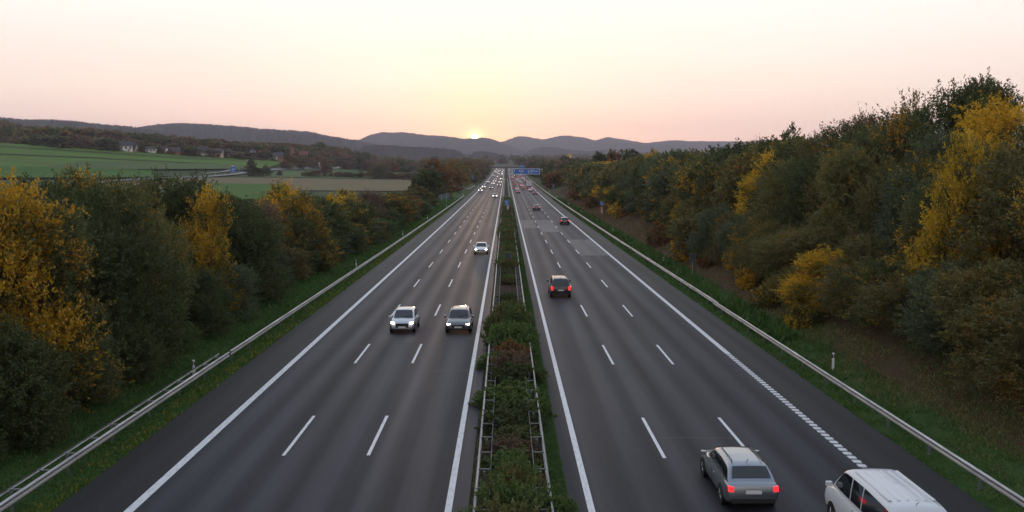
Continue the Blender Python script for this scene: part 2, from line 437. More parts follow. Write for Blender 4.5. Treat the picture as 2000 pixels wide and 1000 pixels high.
flush_mark()

M['bitumen'] = material('bitumen_seam', (.012, .012, .013), .5)
sm = MB()
def seam(x0, y0, x1, y1, w):
    d = Vector((x1 - x0, y1 - y0)).normalized(); n = Vector((-d.y, d.x)) * w / 2; k = 14; P = []
    for i in range(k + 1):
        t_ = i / k; j = random.uniform(-.03, .03); x = x0 + (x1 - x0) * t_ + n.x * 2 * j; y = y0 + (y1 - y0) * t_ + j
        P += [(x - n.x, y - n.y, float(road_z(y)) + .0045), (x + n.x, y + n.y, float(road_z(y)) + .0045)]
    sm.add(P, [(2 * i, 2 * i + 1, 2 * i + 3, 2 * i + 2) for i in range(k)])
ys_ = on_ground(640, 678, True).y
seam(-12.2, ys_, -8.9, ys_ + .1, .06); seam(3.0, 75.6, 5.9, 75.4, .06); seam(9.8, 118, 13.3, 118.2, .08)
for yy in (52, 97, 141, 190): seam(-5.3, yy, -2.1, yy + .3, .05)
for yy in (39, 101, 163): seam(6.4, yy, 9.5, yy - .2, .05)
tag(sm.build('road_seam', M['bitumen']), kind='structure')

# ------------------------------------------------------------------ fields and side roads over the valley slope
def sheet(name, pts, mat, dz=.25, n=90, kind='structure'):
    a, b, c, d = [Vector((p[0], p[1])) for p in pts]; V = []
    for i in range(n + 1):
        for j in range(n + 1):
            u, v = i / n, j / n
            p = (a * (1 - u) + b * u) * (1 - v) + (d * (1 - u) + c * u) * v
            V.append((p.x, p.y, 0))
    V = np.array(V); V[:, 2] = ground_z(V[:, 0], V[:, 1]) + dz
    i = (np.arange(n)[:, None] * (n + 1) + np.arange(n)[None, :]).ravel()
    o = link(name, np_mesh(name, V, np.stack([i, i + n + 1, i + n + 2, i + 1], 1), True), mat=mat)
    return tag(o, kind=kind)
def G(px, py): p = on_ground(px, py); return (p.x, p.y)
_a, _b = Vector(G(0, 281)), Vector(G(250, 295)); _d = _a + (_a - _b) * 1.2
sheet('field', [G(-260, 336), G(250, 334), tuple(_b), tuple(_d)], M['crop_green'], 1.0)
sheet('field', [G(250, 334), G(520, 331), G(575, 313), tuple(_b)], M['crop_green'], 1.0)
sheet('field', [G(-200, 352), G(300, 350), G(300, 336), G(-200, 322)], M['crop_dark'], 1.3)
sheet('field', [G(60, 334), G(505, 332.5), G(470, 324), G(160, 317)], M['meadow'], 1.25)
sheet('field', [G(120, 366), G(820, 372), G(800, 351), G(300, 347)], M['stubble'], .35)
sheet('field', [G(330, 392), G(560, 392), G(560, 362), G(370, 358)], M['crop_dark'], .5)
sheet('field', [G(520, 346), G(800, 350), G(790, 334), G(540, 332)], M['meadow'], .3)
sheet('field', [(150, 1600), (900, 1700), (1100, 2200), (150, 2050)], M['meadow'], .5)
sheet('field', [(-900, 2300), (-250, 2200), (-250, 2800), (-1000, 2900)], M['crop_green'], .5)
sheet('field', [(-200, 2500), (700, 2400), (900, 3300), (-200, 3200)], M['meadow'], .5)
def lane_strip(name, pts, w, mat, dz=.6):
    P = [Vector((*p, 0)) for p in pts]; v = []; f = []
    Q = []
    for a, b in zip(P, P[1:]):
        k = 8
        for i in range(k): Q.append(a.lerp(b, i / k))
    Q.append(P[-1])
    for i, p in enumerate(Q):
        d = (Q[min(i + 1, len(Q) - 1)] - Q[max(i - 1, 0)]).normalized(); s = Vector((-d.y, d.x, 0)) * w / 2
        for q in (p - s, p + s): v.append((q.x, q.y, float(ground_z(q.x, q.y)) + dz))
    for i in range(len(Q) - 1): f.append((2 * i, 2 * i + 1, 2 * i + 3, 2 * i + 2))
    return tag(link(name, np_mesh(name, v, f, True), mat=mat), kind='structure')
lane_strip('country_road', [G(150, 362), G(215, 357), G(265, 352), G(330, 349), G(400, 347), G(450, 343), G(480, 338.5), G(510, 334), G(560, 331), G(640, 330.5), G(760, 331)], 7.5, M['country_road'], .8)
lane_strip('farm_track', [G(400, 341), G(424, 338), G(452, 333), G(520, 331)], 4, M['country_road'], .7)
lane_strip('farm_track', [G(-100, 300), G(200, 312), G(420, 323)], 2.5, m_ground('track_soil', [(.3, (.05, .045, .03)), (.7, (.09, .075, .045))]), 1.5)
lane_strip('farm_track', [G(-100, 283), G(200, 301), G(420, 315)], 2.2, bpy.data.materials['track_soil'], 1.5)

# ------------------------------------------------------------------ hills
def hill(pts, dist, depth, seed, amp, base_drop=60):
    rng = np.random.default_rng(seed)
    pts = np.array(pts, dtype=float)
    n = int((pts[-1, 0] - pts[0, 0]) / 1.6)
    px = np.linspace(pts[0, 0], pts[-1, 0], n)
    # smooth interpolation of the ridge
    py = np.interp(px, pts[:, 0], pts[:, 1]); k = 9; ker = np.hanning(k + 2)[1:-1]; ker /= ker.sum()
    py = np.convolve(np.pad(py, k // 2, mode='edge'), ker, 'valid')
    X = np.array([at_dist(a, b, dist).x for a, b in zip(px, py)]); Z = np.array([at_dist(a, b, dist).z for a, b in zip(px, py)])
    m = 40; V = np.zeros((m, n, 3))
    prof = np.concatenate([np.linspace(-1, 0, 28), np.linspace(0, 1, 13)[1:]])
    for j, t_ in enumerate(prof):
        s = np.cos(np.clip(t_, -1, 1) * np.pi / 2) ** 1.15
        y = dist + t_ * depth
        g = road_z(y) - base_drop * .2
        spur = 1 + .16 * np.sin(X * .0052 + seed + t_ * 2.1) * (1 - s) + .1 * np.sin(X * .013 + 2 * seed - t_ * 3) * (1 - s)
        V[j, :, 0] = X * (1 + t_ * depth / dist * .9); V[j, :, 1] = y
        V[j, :, 2] = g + (Z - g) * s * spur + rng.uniform(-1, .75, n) * amp * (1 if s > .05 else 0)
    v = V.reshape(-1, 3); i = (np.arange(m - 1)[:, None] * n + np.arange(n - 1)[None, :]).ravel()
    return tag(link('hill', np_mesh('hill', v, np.stack([i, i + 1, i + n + 1, i + n], 1), False), mat=M['hill']), kind='structure')
hill([(-420, 222), (-200, 222), (-60, 227), (0, 231), (50, 236), (110, 236), (150, 239), (200, 245), (260, 250), (310, 258), (370, 270), (440, 285), (500, 300)], 3000, 900, 1, 6)
hill([(180, 290), (240, 265), (275, 250), (310, 245), (360, 243), (420, 246), (480, 250), (520, 254), (560, 256), (600, 258), (640, 267), (700, 276), (740, 284), (790, 300)], 3700, 1000, 2, 6)
hill([(600, 302), (680, 286), (705, 274), (720, 266), (745, 260), (790, 260), (830, 265), (880, 269), (905, 273), (930, 271.5), (945, 270.5), (960, 273), (980, 280), (1010, 292), (1050, 304)], 6000, 1500, 3, 7)
hill([(880, 300), (960, 284), (985, 277), (1010, 267), (1030, 268), (1060, 274), (1090, 267), (1110, 266), (1140, 270), (1162, 276), (1185, 269), (1210, 273), (1260, 281), (1310, 275), (1350, 277), (1400, 277), (1450, 278), (1500, 275), (1560, 272), (1700, 270), (1900, 268), (2300, 262)], 7300, 1600, 4, 7)
hill([(690, 305), (705, 291), (712, 286), (740, 284), (800, 288), (850, 290), (890, 294), (905, 301), (915, 312)], 2500, 350, 5, 5)
hill([(912, 312), (921, 302), (928, 297), (950, 297), (980, 304), (995, 314)], 2700, 300, 6, 5)
hill([(1025, 302), (1038, 292), (1060, 288), (1085, 289), (1115, 294), (1150, 297), (1180, 293), (1215, 293), (1250, 298), (1330, 300), (1450, 302)], 4600, 700, 7, 6)

# ------------------------------------------------------------------ foliage makers
def unit(v): return v / np.maximum(np.linalg.norm(v, axis=1, keepdims=True), 1e-9)
def leaf_quads(P, D, Nn, L, Wd):
    S = unit(np.cross(D, Nn)) * (Wd * .5)[:, None]; A = D * L[:, None]
    v = np.stack([P, P + A * .45 + S, P + A, P + A * .45 - S], 1).reshape(-1, 3)
    return v, np.arange(len(P) * 4).reshape(-1, 4)
def crown_np(seed, H, R, sprigs, per, leaf, base=.06, lobes=11, upright=.55, spread=1.0, slen=.11):
    r = np.random.default_rng(seed)
    t = np.sort(r.uniform(base + .03, .90, lobes)); t[-1] = .87; t[0] = base + .07; t[1] = base + .12
    prof = np.sin(np.pi * np.clip(t, 0, 1) ** .75) ** .55
    a = np.arange(lobes) * 2.4 + r.uniform(-.5, .5, lobes)
    rad = R * prof * r.uniform(.35, .72, lobes); rad[-1] *= .25
    C = np.stack([np.cos(a) * rad, np.sin(a) * rad, t * H], 1)
    rl = R * r.uniform(.34, .56, lobes) * np.where(t > .75, .75, 1)
    idx = r.choice(lobes, sprigs, p=rl ** 2 / (rl ** 2).sum())
    d = unit(r.normal(size=(sprigs, 3)) + np.array([0, 0, .25]))
    zs = np.array([1, 1, 1.15])
    st = C[idx] + d * rl[idx][:, None] * zs * r.uniform(.45, 1.02, sprigs)[:, None] ** .6
    st[:, 2] = np.maximum(st[:, 2], base * H * r.uniform(.2, 1.2, sprigs))
    out = st.copy(); out[:, 2] = 0; out = out / R
    sd_ = unit(d * .55 + np.array([0, 0, upright]) + out * .45 * spread + r.normal(size=(sprigs, 3)) * .25)
    ln = H * slen * r.uniform(.5, 1.5, sprigs)
    n = sprigs * per; ii = np.repeat(np.arange(sprigs), per); s = r.uniform(0, 1, n)
    P = st[ii] + sd_[ii] * (s * ln[ii])[:, None] + r.normal(size=(n, 3)) * (H * .0125 * (1.25 - s))[:, None]
    D = unit(sd_[ii] * .8 + r.normal(size=(n, 3)) * .7)
    Nn = unit(d[ii] * .6 + np.array([0, 0, .6]) + r.normal(size=(n, 3)) * .6)
    L = leaf * r.uniform(.6, 1.35, n)
    fz = H / np.percentile(P[:, 2], 99.85); fr = R / np.percentile(np.hypot(P[:, 0], P[:, 1]), 96); k = np.array([fr, fr, fz])
    return leaf_quads(P * k, D, Nn, L, L * r.uniform(.45, .65, n)), C * k
def trunk_mesh(seed, H, R, C, name='trunk'):
    r = np.random.default_rng(seed); m = MB(); top = Vector((0, 0, H * .8)); r0 = .016 * H + .02
    prev = Vector((0, 0, -.3)); n = 5
    for i in range(1, n + 1):
        p = Vector((r.normal() * .012 * H, r.normal() * .012 * H, H * .8 * i / n)); m.tube(prev, p, r0 * (1 - .8 * (i - 1) / n), r0 * (1 - .8 * i / n), 7, caps=False); prev = p
    for c in C:
        z = c[2] * .55; m.tube((0, 0, z), Vector(c), r0 * .38, r0 * .1, 5, caps=False)
        for q in range(3):
            e = Vector(c) + Vector(r.normal(size=3)) * R * .28; e.z = max(e.z, .3); m.tube(Vector(c) * .8 + Vector((0, 0, z)) * .2, e, r0 * .14, r0 * .04, 4, caps=False)
    return m.mesh(name, True)
PROTO = {}
def make_proto(key, seeds, H, R, sprigs, per, leaf, **k):
    PROTO[key] = []
    for s in seeds:
        (v, f), C = crown_np(s, H, R, sprigs, per, leaf, **k)
        me = np_mesh('crown', v, f); me.materials.append(LEAF['dark'])
        tm = trunk_mesh(s, H, R, C); tm.materials.append(M['bark'])
        PROTO[key].append((me, tm))
make_proto('near', range(11, 19), 10, 4.0, 1900, 30, .175)
make_proto('mid', range(21, 26), 10, 4.0, 750, 18, .38)
make_proto('far', range(31, 35), 10, 4.0, 350, 10, .72, slen=.09)
make_proto('airy', range(41, 44), 10, 3.4, 650, 26, .20, lobes=9, upright=.9, slen=.16)
make_proto('bush', range(51, 56), 1, 1.0, 420, 26, .085, base=.02, lobes=9, upright=.8, slen=.22)
make_proto('wand', range(61, 63), 1, .9, 260, 26, .07, base=.02, lobes=7, upright=1.6, slen=.45)
make_proto('leafy', range(71, 74), 1, 1.0, 300, 22, .12, base=.02, lobes=9, upright=.4, slen=.14)
make_proto('bush_far', range(81, 84), 1, 1.0, 150, 12, .17, base=.02, lobes=8, upright=.6, slen=.2)
treecount = [0]
def plant(name, key, species, x, y, h, r, label, cat, group, rz=None, z=None, trunk=True):
    me, tm = PROTO[key][treecount[0] % len(PROTO[key])]; treecount[0] += 1
    small = key in ('bush', 'wand', 'leafy', 'bush_far')
    z = float(ground_z(x, y)) if z is None else z
    o = thing(name, label, cat, (x, y, z - .05), random.uniform(0, 6.28) if rz is None else rz, group)
    o.scale = (r / (1 if small else 4), r / (1 if small else 4), h / (1 if small else 10))
    c = link('crown', me, o); c.material_slots[0].link = 'OBJECT'; c.material_slots[0].material = LEAF[species]
    if trunk: link('trunk' if not small else 'stem', tm, o)
    return o
ORD = ['first', 'second', 'third', 'fourth', 'fifth', 'sixth', 'seventh', 'eighth', 'ninth', 'tenth', 'eleventh', 'twelfth', 'thirteenth', 'fourteenth', 'fifteenth', 'sixteenth', 'seventeenth', 'eighteenth', 'nineteenth']
TENS = ['', '', 'twenty', 'thirty', 'forty', 'fifty', 'sixty', 'seventy', 'eighty', 'ninety']
def ordn(i):
    if i < 19: return ORD[i]
    n = i + 1
    if n % 10 == 0: return TENS[n // 10][:-1] + 'ieth'
    return TENS[n // 10] + '-' + ORD[n % 10 - 1]
def lod(y): return 'near' if y < 105 else 'mid' if y < 250 else 'far'

# trees beyond the oncoming carriageway: pixel column of the crown centre, pixel row of its top, species
LEFT = [(-70, 335, 'mixed', 3.6), (5, 340, 'gold', 3.3), (78, 372, 'mixed', 3.0), (100, 372, 'dark', 3.2), (160, 322, 'mixed', 3.4), (215, 352, 'dark', 3.6), (262, 345, 'olive', 3.2), (320, 336, 'dark', 4.0),
        (405, 362, 'gold', 2.6), (372, 338, 'dark', 3.6), (430, 372, 'dark', 3.8), (475, 392, 'dark', 3.4), (508, 378, 'brown', 3.0), (548, 350, 'gold', 4.0), (592, 372, 'mixed', 3.2), (622, 382, 'dark', 3.6),
        (662, 368, 'gold', 3.4), (690, 384, 'mixed', 3.2), (722, 366, 'brown', 3.4), (742, 382, 'olive', 3.2), (770, 374, 'mixed', 3.2), (795, 376, 'rust', 3.4), (815, 360, 'olive', 3.6),
        (832, 330, 'dark', 3.8), (850, 312, 'rust', 4.6), (872, 318, 'dark', 4.0), (884, 311, 'rust', 4.8), (898, 318, 'mixed', 4.4), (910, 313, 'rust', 4.8), (921, 318, 'brown', 4.5), (931, 312, 'rust', 5), (940, 316, 'mixed', 5), (948, 315, 'rust', 5)]
for i, (px, py, sp, r) in enumerate(LEFT):
    X = -21.6 if sp == 'gold' and px < 420 else -22.5 - 1.6 * math.sin(i * 2.1) - (1.5 if py < 345 else 0)
    Y = X * F_PX / (px - 988); top = at_dist(px, py, Y).z; g = float(ground_z(X, Y))
    plant('tree', lod(Y) if sp != 'brown' else ('airy' if Y < 250 else 'far'), sp, X, Y, max(4, top - g) * .97, r * (1 if Y < 150 else 1.25), f'{WORDS[sp]} tree, {ordn(i)} from the camera in the row beyond the oncoming guardrail', 'tree', 'trees beyond the oncoming carriageway')
# lower shrubs at their feet
y = 27.0; i = 0
SPL = ['dark', 'blue', 'dark', 'mixed', 'dark', 'blue', 'olive', 'dark', 'fresh', 'dark']
while y < 260:
    X = -20.6 - random.uniform(-.4, .7) ; h = random.uniform(3.2, 5.2) if y < 60 else random.uniform(2.6, 4.2) if y < 170 else random.uniform(2.4, 3.6); sp = SPL[i % 10] if i not in (1, 3) else 'mixed'
    plant('shrub', lod(y * 1.2), sp, X, y, h, random.uniform(1.7, 2.3) * (1 if y < 120 else 1.3), f'low {WORDS[sp]} shrub, {ordn(i)} from the camera behind the oncoming guardrail', 'shrub', 'shrubs behind the oncoming guardrail')
    y += 2.9 + y * .02; i += 1
for i, (X, y, h, r, sp, txt) in enumerate([(-19.9, 37.5, 5.0, 2.3, 'dark', 'tall dark green shrub in front of the golden tree, cut off by the frame edge'), (-19.9, 42, 4.4, 2.2, 'mixed', 'green and gold shrub under the golden tree nearest the camera'), (-20.1, 47.5, 4.8, 2.3, 'dark', 'dark green shrub just past the golden tree by the near guardrail'), (-20.0, 62, 4.4, 2.2, 'dark', 'dark green shrub under the second golden tree beyond the oncoming lanes')]):
    plant('shrub', 'near', sp, X, y, h, r, txt, 'shrub', 'shrubs behind the oncoming guardrail')
# filling second row so the belt has depth
y = 33.0; i = 0
while y < 330:
    X = -27.5 - random.uniform(-1, 1.5); px = 988 + X * F_PX / y
    ytop = float(np.interp(px, [-200, 300, 420, 480, 700, 790, 840], [352, 352, 385, 405, 400, 400, 330]))
    top = at_dist(px, ytop, y).z; g = float(ground_z(X, y)); sp = ['dark', 'olive', 'mixed', 'dark', 'rust'][i % 5]
    if top - g > 2.5: plant('tree', lod(y * 1.3), sp, X, y, top - g, 3.4, f'{WORDS[sp]} tree, {ordn(i)} from the camera in the rear row by the fields', 'tree', 'rear row of trees by the fields')
    y += 6.5 + y * .02; i += 1

# wood on the cutting bank beside our carriageway
def sky_top(px): return float(np.interp(px, [1000, 1080, 1150, 1230, 1300, 1350, 1400, 1470, 1530, 1600, 1660, 1720, 1770, 1830, 1900, 1950, 2000, 2300], [326, 322, 318, 316, 292, 296, 286, 278, 272, 250, 232, 216, 190, 205, 160, 185, 232, 230]))
RB = ['blue', 'olive', 'dark', 'mixed', 'olive', 'mixed', 'olive', 'dark', 'mixed', 'olive', 'olive', 'gold', 'blue', 'mixed', 'olive']
rows = [('foot row', 23.0, 27, 330, 3.4, .016, (4.2, 6.0), 2.5), ('middle row', 27.5, 36, 400, 4.0, .018, (8.0, 9.6), 3.2), ('upper row', 32.5, 44, 430, 4.6, .020, None, 3.6)]
k = 0
for rn, X0, ya, yb, step, grow, hh, rr in rows:
    y = ya; i = 0
    while y < yb:
        X = X0 + random.uniform(-1.0, 1.0) + (1.0 if rn == 'foot row' and y < 48 else 2.6 if rn == 'foot row' and y > 120 else 0); g = float(ground_z(X, y)); px = 988 + X * F_PX / y
        if px > 2250: y += step; continue
        sp = RB[(k * 5 + i * 3 + int(random.random() * 4)) % len(RB)]
        zt = at_dist(px, sky_top(px), y).z
        if hh is None: h = zt - g; h = max(5, min(h, 15)) * random.uniform(.9, 1.03)
        else: h = min(random.uniform(*hh), (zt - g) * .93)
        key = lod(y)
        if rn == 'foot row' and y < 62 and sp in ('gold', 'rust'): sp = ['fresh', 'olive', 'dark'][i % 3]
        if rn == 'foot row' and sp in ('gold',) : pass
        if i % 9 == 5 and key == 'near': key = 'airy'
        plant('tree', key, sp, X, y, h, rr * random.uniform(1.0, 1.35) * (1 if y < 200 else 1.3), f'{WORDS[sp]} tree, {ordn(i)} from the camera in the {rn} of the slope wood', 'tree', f'{rn} of trees on the cutting slope')
        y += (step + y * grow) * random.uniform(.85, 1.15); i += 1; k += 1
# emergent crowns that break the skyline
for i, (px, py, Y, sp, r, key, txt) in enumerate([(1905, 150, 70, 'dark', 3.2, 'near', 'tallest dark green tree rising above the wood on the cutting slope'),
        (1775, 178, 78, 'olive', 3.0, 'airy', 'tall olive tree with wispy top standing above the wood beside the tallest one'),
        (1690, 215, 88, 'brown', 2.8, 'airy', 'thin brown tree with bare twigs poking out of the wood top'),
        (1545, 245, 120, 'dark', 2.6, 'mid', 'small dark green tree standing proud on the wood skyline before the road bends away'),
        (1890, 262, 52, 'gold', 2.6, 'near', 'bright golden yellow tree high on the slope below the tallest tree'),
        (1480, 268, 140, 'brown', 3.2, 'airy', 'thin brown bare-twigged tree on the lower end of the wood skyline'),
        (1270, 292, 215, 'gold', 2.6, 'mid', 'slender golden birch-like tree at the far end of the wood'),
        (1105, 305, 620, 'dark', 6, 'far', 'dark round tree in front of the yellow-topped tower'),
        (1075, 318, 480, 'dark', 5.5, 'far', 'broad dark green tree beside the blue overhead sign')]):
    X = (px - 988) * Y / F_PX; g = float(ground_z(X, Y)); top = at_dist(px, py, Y).z
    plant('tree', key, sp, X, Y, top - g, r, txt, 'tree', None)
# golden bushes on the leaf litter at the bank's foot
for i, (px, py, h, r, sp) in enumerate([(1345, 505, 2.6, 2.0, 'gold'), (1290, 478, 2.8, 2.0, 'rust'), (1440, 520, 2.6, 1.5, 'gold'), (1500, 600, 2.0, 1.4, 'mixed'), (1570, 640, 1.5, 1.3, 'gold'), (1210, 425, 3.0, 2.4, 'gold'), (1160, 405, 3.5, 2.8, 'rust'), (1130, 390, 4, 3.2, 'rust'), (1385, 520, 1.8, 1.2, 'rust'), (1465, 560, 1.9, 1.3, 'gold')]):
    p = on_ground(px, py); plant('shrub', 'leafy' if p.y < 150 else 'bush_far', sp, p.x, p.y, h, r, f'{WORDS[sp]} shrub on brown leaf litter, {["by the dark road sign","up the slope past the sign","beside the second golden bush","near the bare soil","lowest and nearest the grass","behind the small blue sign","farther up than the blue sign","farthest along the slope","close behind the dark sign post","between the soil and the sign"][i]}', 'shrub', 'autumn shrubs at the foot of the cutting slope')

# ------------------------------------------------------------------ woods, hedges and trees in the valley
def mass(name, spots, seed, leaf, sprigs, per, mats, label=None):
    r = np.random.default_rng(seed); Vs = []; Fs = []; mi = []; b = 0; base = []
    for s in range(5): base.append(crown_np(900 + s + seed, 10, 4, sprigs, per, leaf, slen=.08)[0])
    for q, (x, y, h, w) in enumerate(spots):
        v, f = base[q % 5]; a = r.uniform(0, 6.28); c_, s_ = math.cos(a), math.sin(a)
        vv = np.stack([(v[:, 0] * c_ - v[:, 1] * s_) * w / 4 + x, (v[:, 0] * s_ + v[:, 1] * c_) * w / 4 + y, v[:, 2] * h / 10 + float(ground_z(x, y)) - .3], 1)
        Vs.append(vv); Fs.append(f + b); b += len(v); mi.append(np.full(len(f), r.integers(0, len(mats))))
    me = np_mesh(name, np.concatenate(Vs), np.concatenate(Fs))
    for m in mats: me.materials.append(m)
    me.polygons.foreach_set('material_index', np.concatenate(mi).astype(np.int32))
    return tag(link(name, me), kind='stuff')
rr = np.random.default_rng(5)
wm = [LEAF['brown'], LEAF['rust'], LEAF['dark'], LEAF['dark'], LEAF['olive'], LEAF['brown']]
sp = []
for px in np.arange(-10, 720, 6.6):
    edge = float(np.interp(px, [-120, 0, 100, 250, 420, 520, 600, 720], [279, 281, 286, 295, 306.5, 312, 318, 322]))
    p0 = on_ground(px, edge)
    for q in range(5):
        y = p0.y + 6 + q * 26 + rr.uniform(-8, 8); x = p0.x * y / p0.y + rr.uniform(-6, 6); yt = float(np.interp(px, [-120, 0, 45, 112, 225, 405, 540, 620, 720], [232, 236, 250, 249, 257, 272, 286, 296, 306])) + rr.uniform(-2, 9) + (14 if q == 0 else 0)
        sp.append((x, y, float(np.clip(at_dist(px, yt, y).z - ground_z(x, y), 5, 19)), rr.uniform(6, 9)))
for px in np.arange(205, 600, 6.5):
    p0 = on_ground(px, float(np.interp(px, [205, 250, 420, 520, 600], [293.5, 297, 308, 314.5, 317.5])))
    if rr.uniform() < .4: sp.append((p0.x, p0.y - rr.uniform(0, 3), rr.uniform(2, 4.5), rr.uniform(2, 3.5)))
mass('woodland', sp, 1, 1.5, 170, 7, wm)
sp = []
for q in range(420):
    y = rr.uniform(900, 1700); s_ = rr.choice([-1, 1]); x = s_ * rr.uniform(24, 70 + (y - 900) * .05) if rr.uniform() < .55 else -rr.uniform(30, .2 * y)
    sp.append((x, y, rr.uniform(8, 14), rr.uniform(5, 8)))
for q in range(110):
    y = rr.uniform(430, 950); sp.append((rr.uniform(22, 60), y, rr.uniform(8, 12), rr.uniform(4, 6)))
for q in range(60):
    y = rr.uniform(560, 950); sp.append((-rr.uniform(20, 36), y, rr.uniform(9, 12), rr.uniform(4, 6)))
mass('roadside_woods', sp, 2, 1.3, 150, 7, wm)
sp = []
for q in range(500):
    y = rr.uniform(1700, 3600); x = rr.uniform(-.36, .36) * y
    line = math.sin(y * .011 + x * .002) > .35
    if line or rr.uniform() < .2: sp.append((x, y, rr.uniform(8, 14), rr.uniform(7, 13)))
mass('valley_woods', sp, 3, 2.6, 90, 6, wm)
# single field trees and hedge bushes
FT = [(492, 344, 312, 'dark', 'pointed dark evergreen beside the blue country road sign', 4.2), (520, 343, 322, 'dark', 'lower round dark bush to the far side of the pointed evergreen', 4.0), (505, 344, 328, 'dark', 'squat dark bush joining the two evergreens by the country road', 4), (545, 343, 333, 'dark', 'small dark bush at the end of the evergreen clump', 2.5),
      (636, 345, 308, 'brown', 'tall brown-leaved tree standing in the field hedge', 5.5), (600, 345, 334, 'olive', 'olive hedge bush at the hedge end by the green field', 4.5), (615, 345, 333, 'brown', 'brown hedge bush just before the tall brown tree', 4.5), (665, 346, 335, 'rust', 'rusty hedge bush just past the tall brown tree', 5), (682, 347, 336, 'brown', 'brown hedge bush before the dark hedge bush', 5), (704, 348, 334, 'dark', 'dark green bush in the middle of the field hedge', 4.5),
      (722, 349, 336, 'rust', 'rusty hedge bush past the dark hedge bush', 4.5), (742, 350, 322, 'dark', 'dark green tree near the parked white van', 5), (762, 351, 336, 'brown', 'brown hedge bush beyond the dark green tree', 5), (782, 351, 336, 'rust', 'rusty hedge bush before the last one in the hedge', 5), (800, 352, 338, 'brown', 'last brown hedge bush towards the motorway trees', 5),
      (560, 330, 312, 'rust', 'rusty tree beside the pink gabled house', 6), (588, 330, 308, 'olive', 'olive tree just past the pink gabled house', 6), (612, 329, 312, 'brown', 'brown tree behind the country road near the houses', 6), (850, 334, 306, 'brown', 'brown tree in the valley over the motorway trees', 6)]
for px, pb, pt, spc, txt, r in FT:
    p = on_ground(px, pb); top = at_dist(px, pt, p.y).z
    plant('tree' if top - p.z > 6 else 'shrub', 'mid' if p.y < 500 else 'far', spc, p.x, p.y, max(2.5, top - p.z), r, txt, 'tree' if top - p.z > 6 else 'shrub', None)

# ------------------------------------------------------------------ median planting
MED = [('wand', 'fresh', 1.25, .85), ('bush', 'olive', 1.0, .8), ('bush', 'dark', .95, .95), ('bush', 'dark', .85, .9), ('leafy', 'fresh', 1.0, .95), ('bush', 'olive', .9, .95), ('bush', 'brown', 1.15, .95), ('bush', 'fresh', 1.9, 1.2), ('bush', 'fresh', 2.0, 1.35), ('bush', 'fresh', 1.5, 1.1)]
yl = [27.5, 29.3, 31, 32.6, 34.2, 35.8, 37.5, 39.4, 41.5, 43.7, 46, 48.6, 51.2, 54, 57, 60, 63.5, 67, 71, 75, 79]
kinds_ = ['bush', 'wand', 'wand', 'wand', 'leafy', 'bush', 'bush', 'bush', 'bush', 'leafy', 'leafy', 'bush', 'bush', 'bush', 'bush', 'bush', 'bush', 'wand', 'bush', 'bush', 'bush']
sps = ['olive', 'fresh', 'olive', 'fresh', 'fresh', 'brown', 'dark', 'dark', 'dark', 'fresh', 'fresh', 'dark', 'brown', 'rust', 'fresh', 'fresh', 'fresh', 'fresh', 'brown', 'olive', 'dark']
hs = [1.1, 1.3, 1.1, 1.0, .8, .75, .75, .85, .9, .9, .8, 1.0, 1.2, 1.2, 1.7, 2.1, 1.9, 1.3, .8, .7, .7]
ws = [.9, .9, .8, .8, .85, .8, .9, .95, .95, 1.0, .95, 1.0, 1.15, 1.2, 1.35, 1.55, 1.4, 1.1, .7, .8, .7]
i = 0
for y, kd, s_, h, w in zip(yl, kinds_, sps, hs, ws):
    plant('shrub', kd, s_, .25 + random.uniform(-.15, .15), y, h * 1.2, w * (1.38 if w < 1.05 else 1.02), f'{WORDS[s_]} shrub between the median guardrails, {ordn(i)} from the camera', 'shrub', 'shrubs along the central reservation', z=0); i += 1
for xx, yy, kd in ((1.75, 27.6, 'wand'), (1.6, 29.6, 'bush'), (-1.0, 28.4, 'wand'), (1.5, 49.5, 'bush'), (-.95, 44.5, 'leafy'), (1.5, 42.5, 'leafy'), (-.9, 53, 'bush')):
    plant('shrub', kd, 'fresh', xx, yy, .85, .75, f'fresh green shrub growing over the median guardrail, {["nearest on our side","second nearest on our side","nearest on the oncoming side","farthest on our side","second nearest on the oncoming side","third nearest on our side","farthest on the oncoming side"][[1.75, 1.6, -1.0, 0, -.95, 0, -.9].index(xx) if xx != 1.5 else (3 if yy > 45 else 5)]}', 'shrub', 'shrubs along the central reservation', z=0)
y = 92.0
while y < 330:
    s_ = ['fresh', 'olive', 'fresh', 'dark'][i % 4]
    h = .7 if (y < 100) else random.uniform(1.1, 1.7) if y < 290 else 1.1
    plant('shrub', 'bush' if y < 140 else 'bush_far', s_, .25, y, h, 1.25 + (y > 150) * .25, f'{WORDS[s_]} shrub between the median guardrails, {ordn(i)} from the camera', 'shrub', 'shrubs along the central reservation', z=float(road_z(y))); y += 2.6 + (y - 90) * .008; i += 1

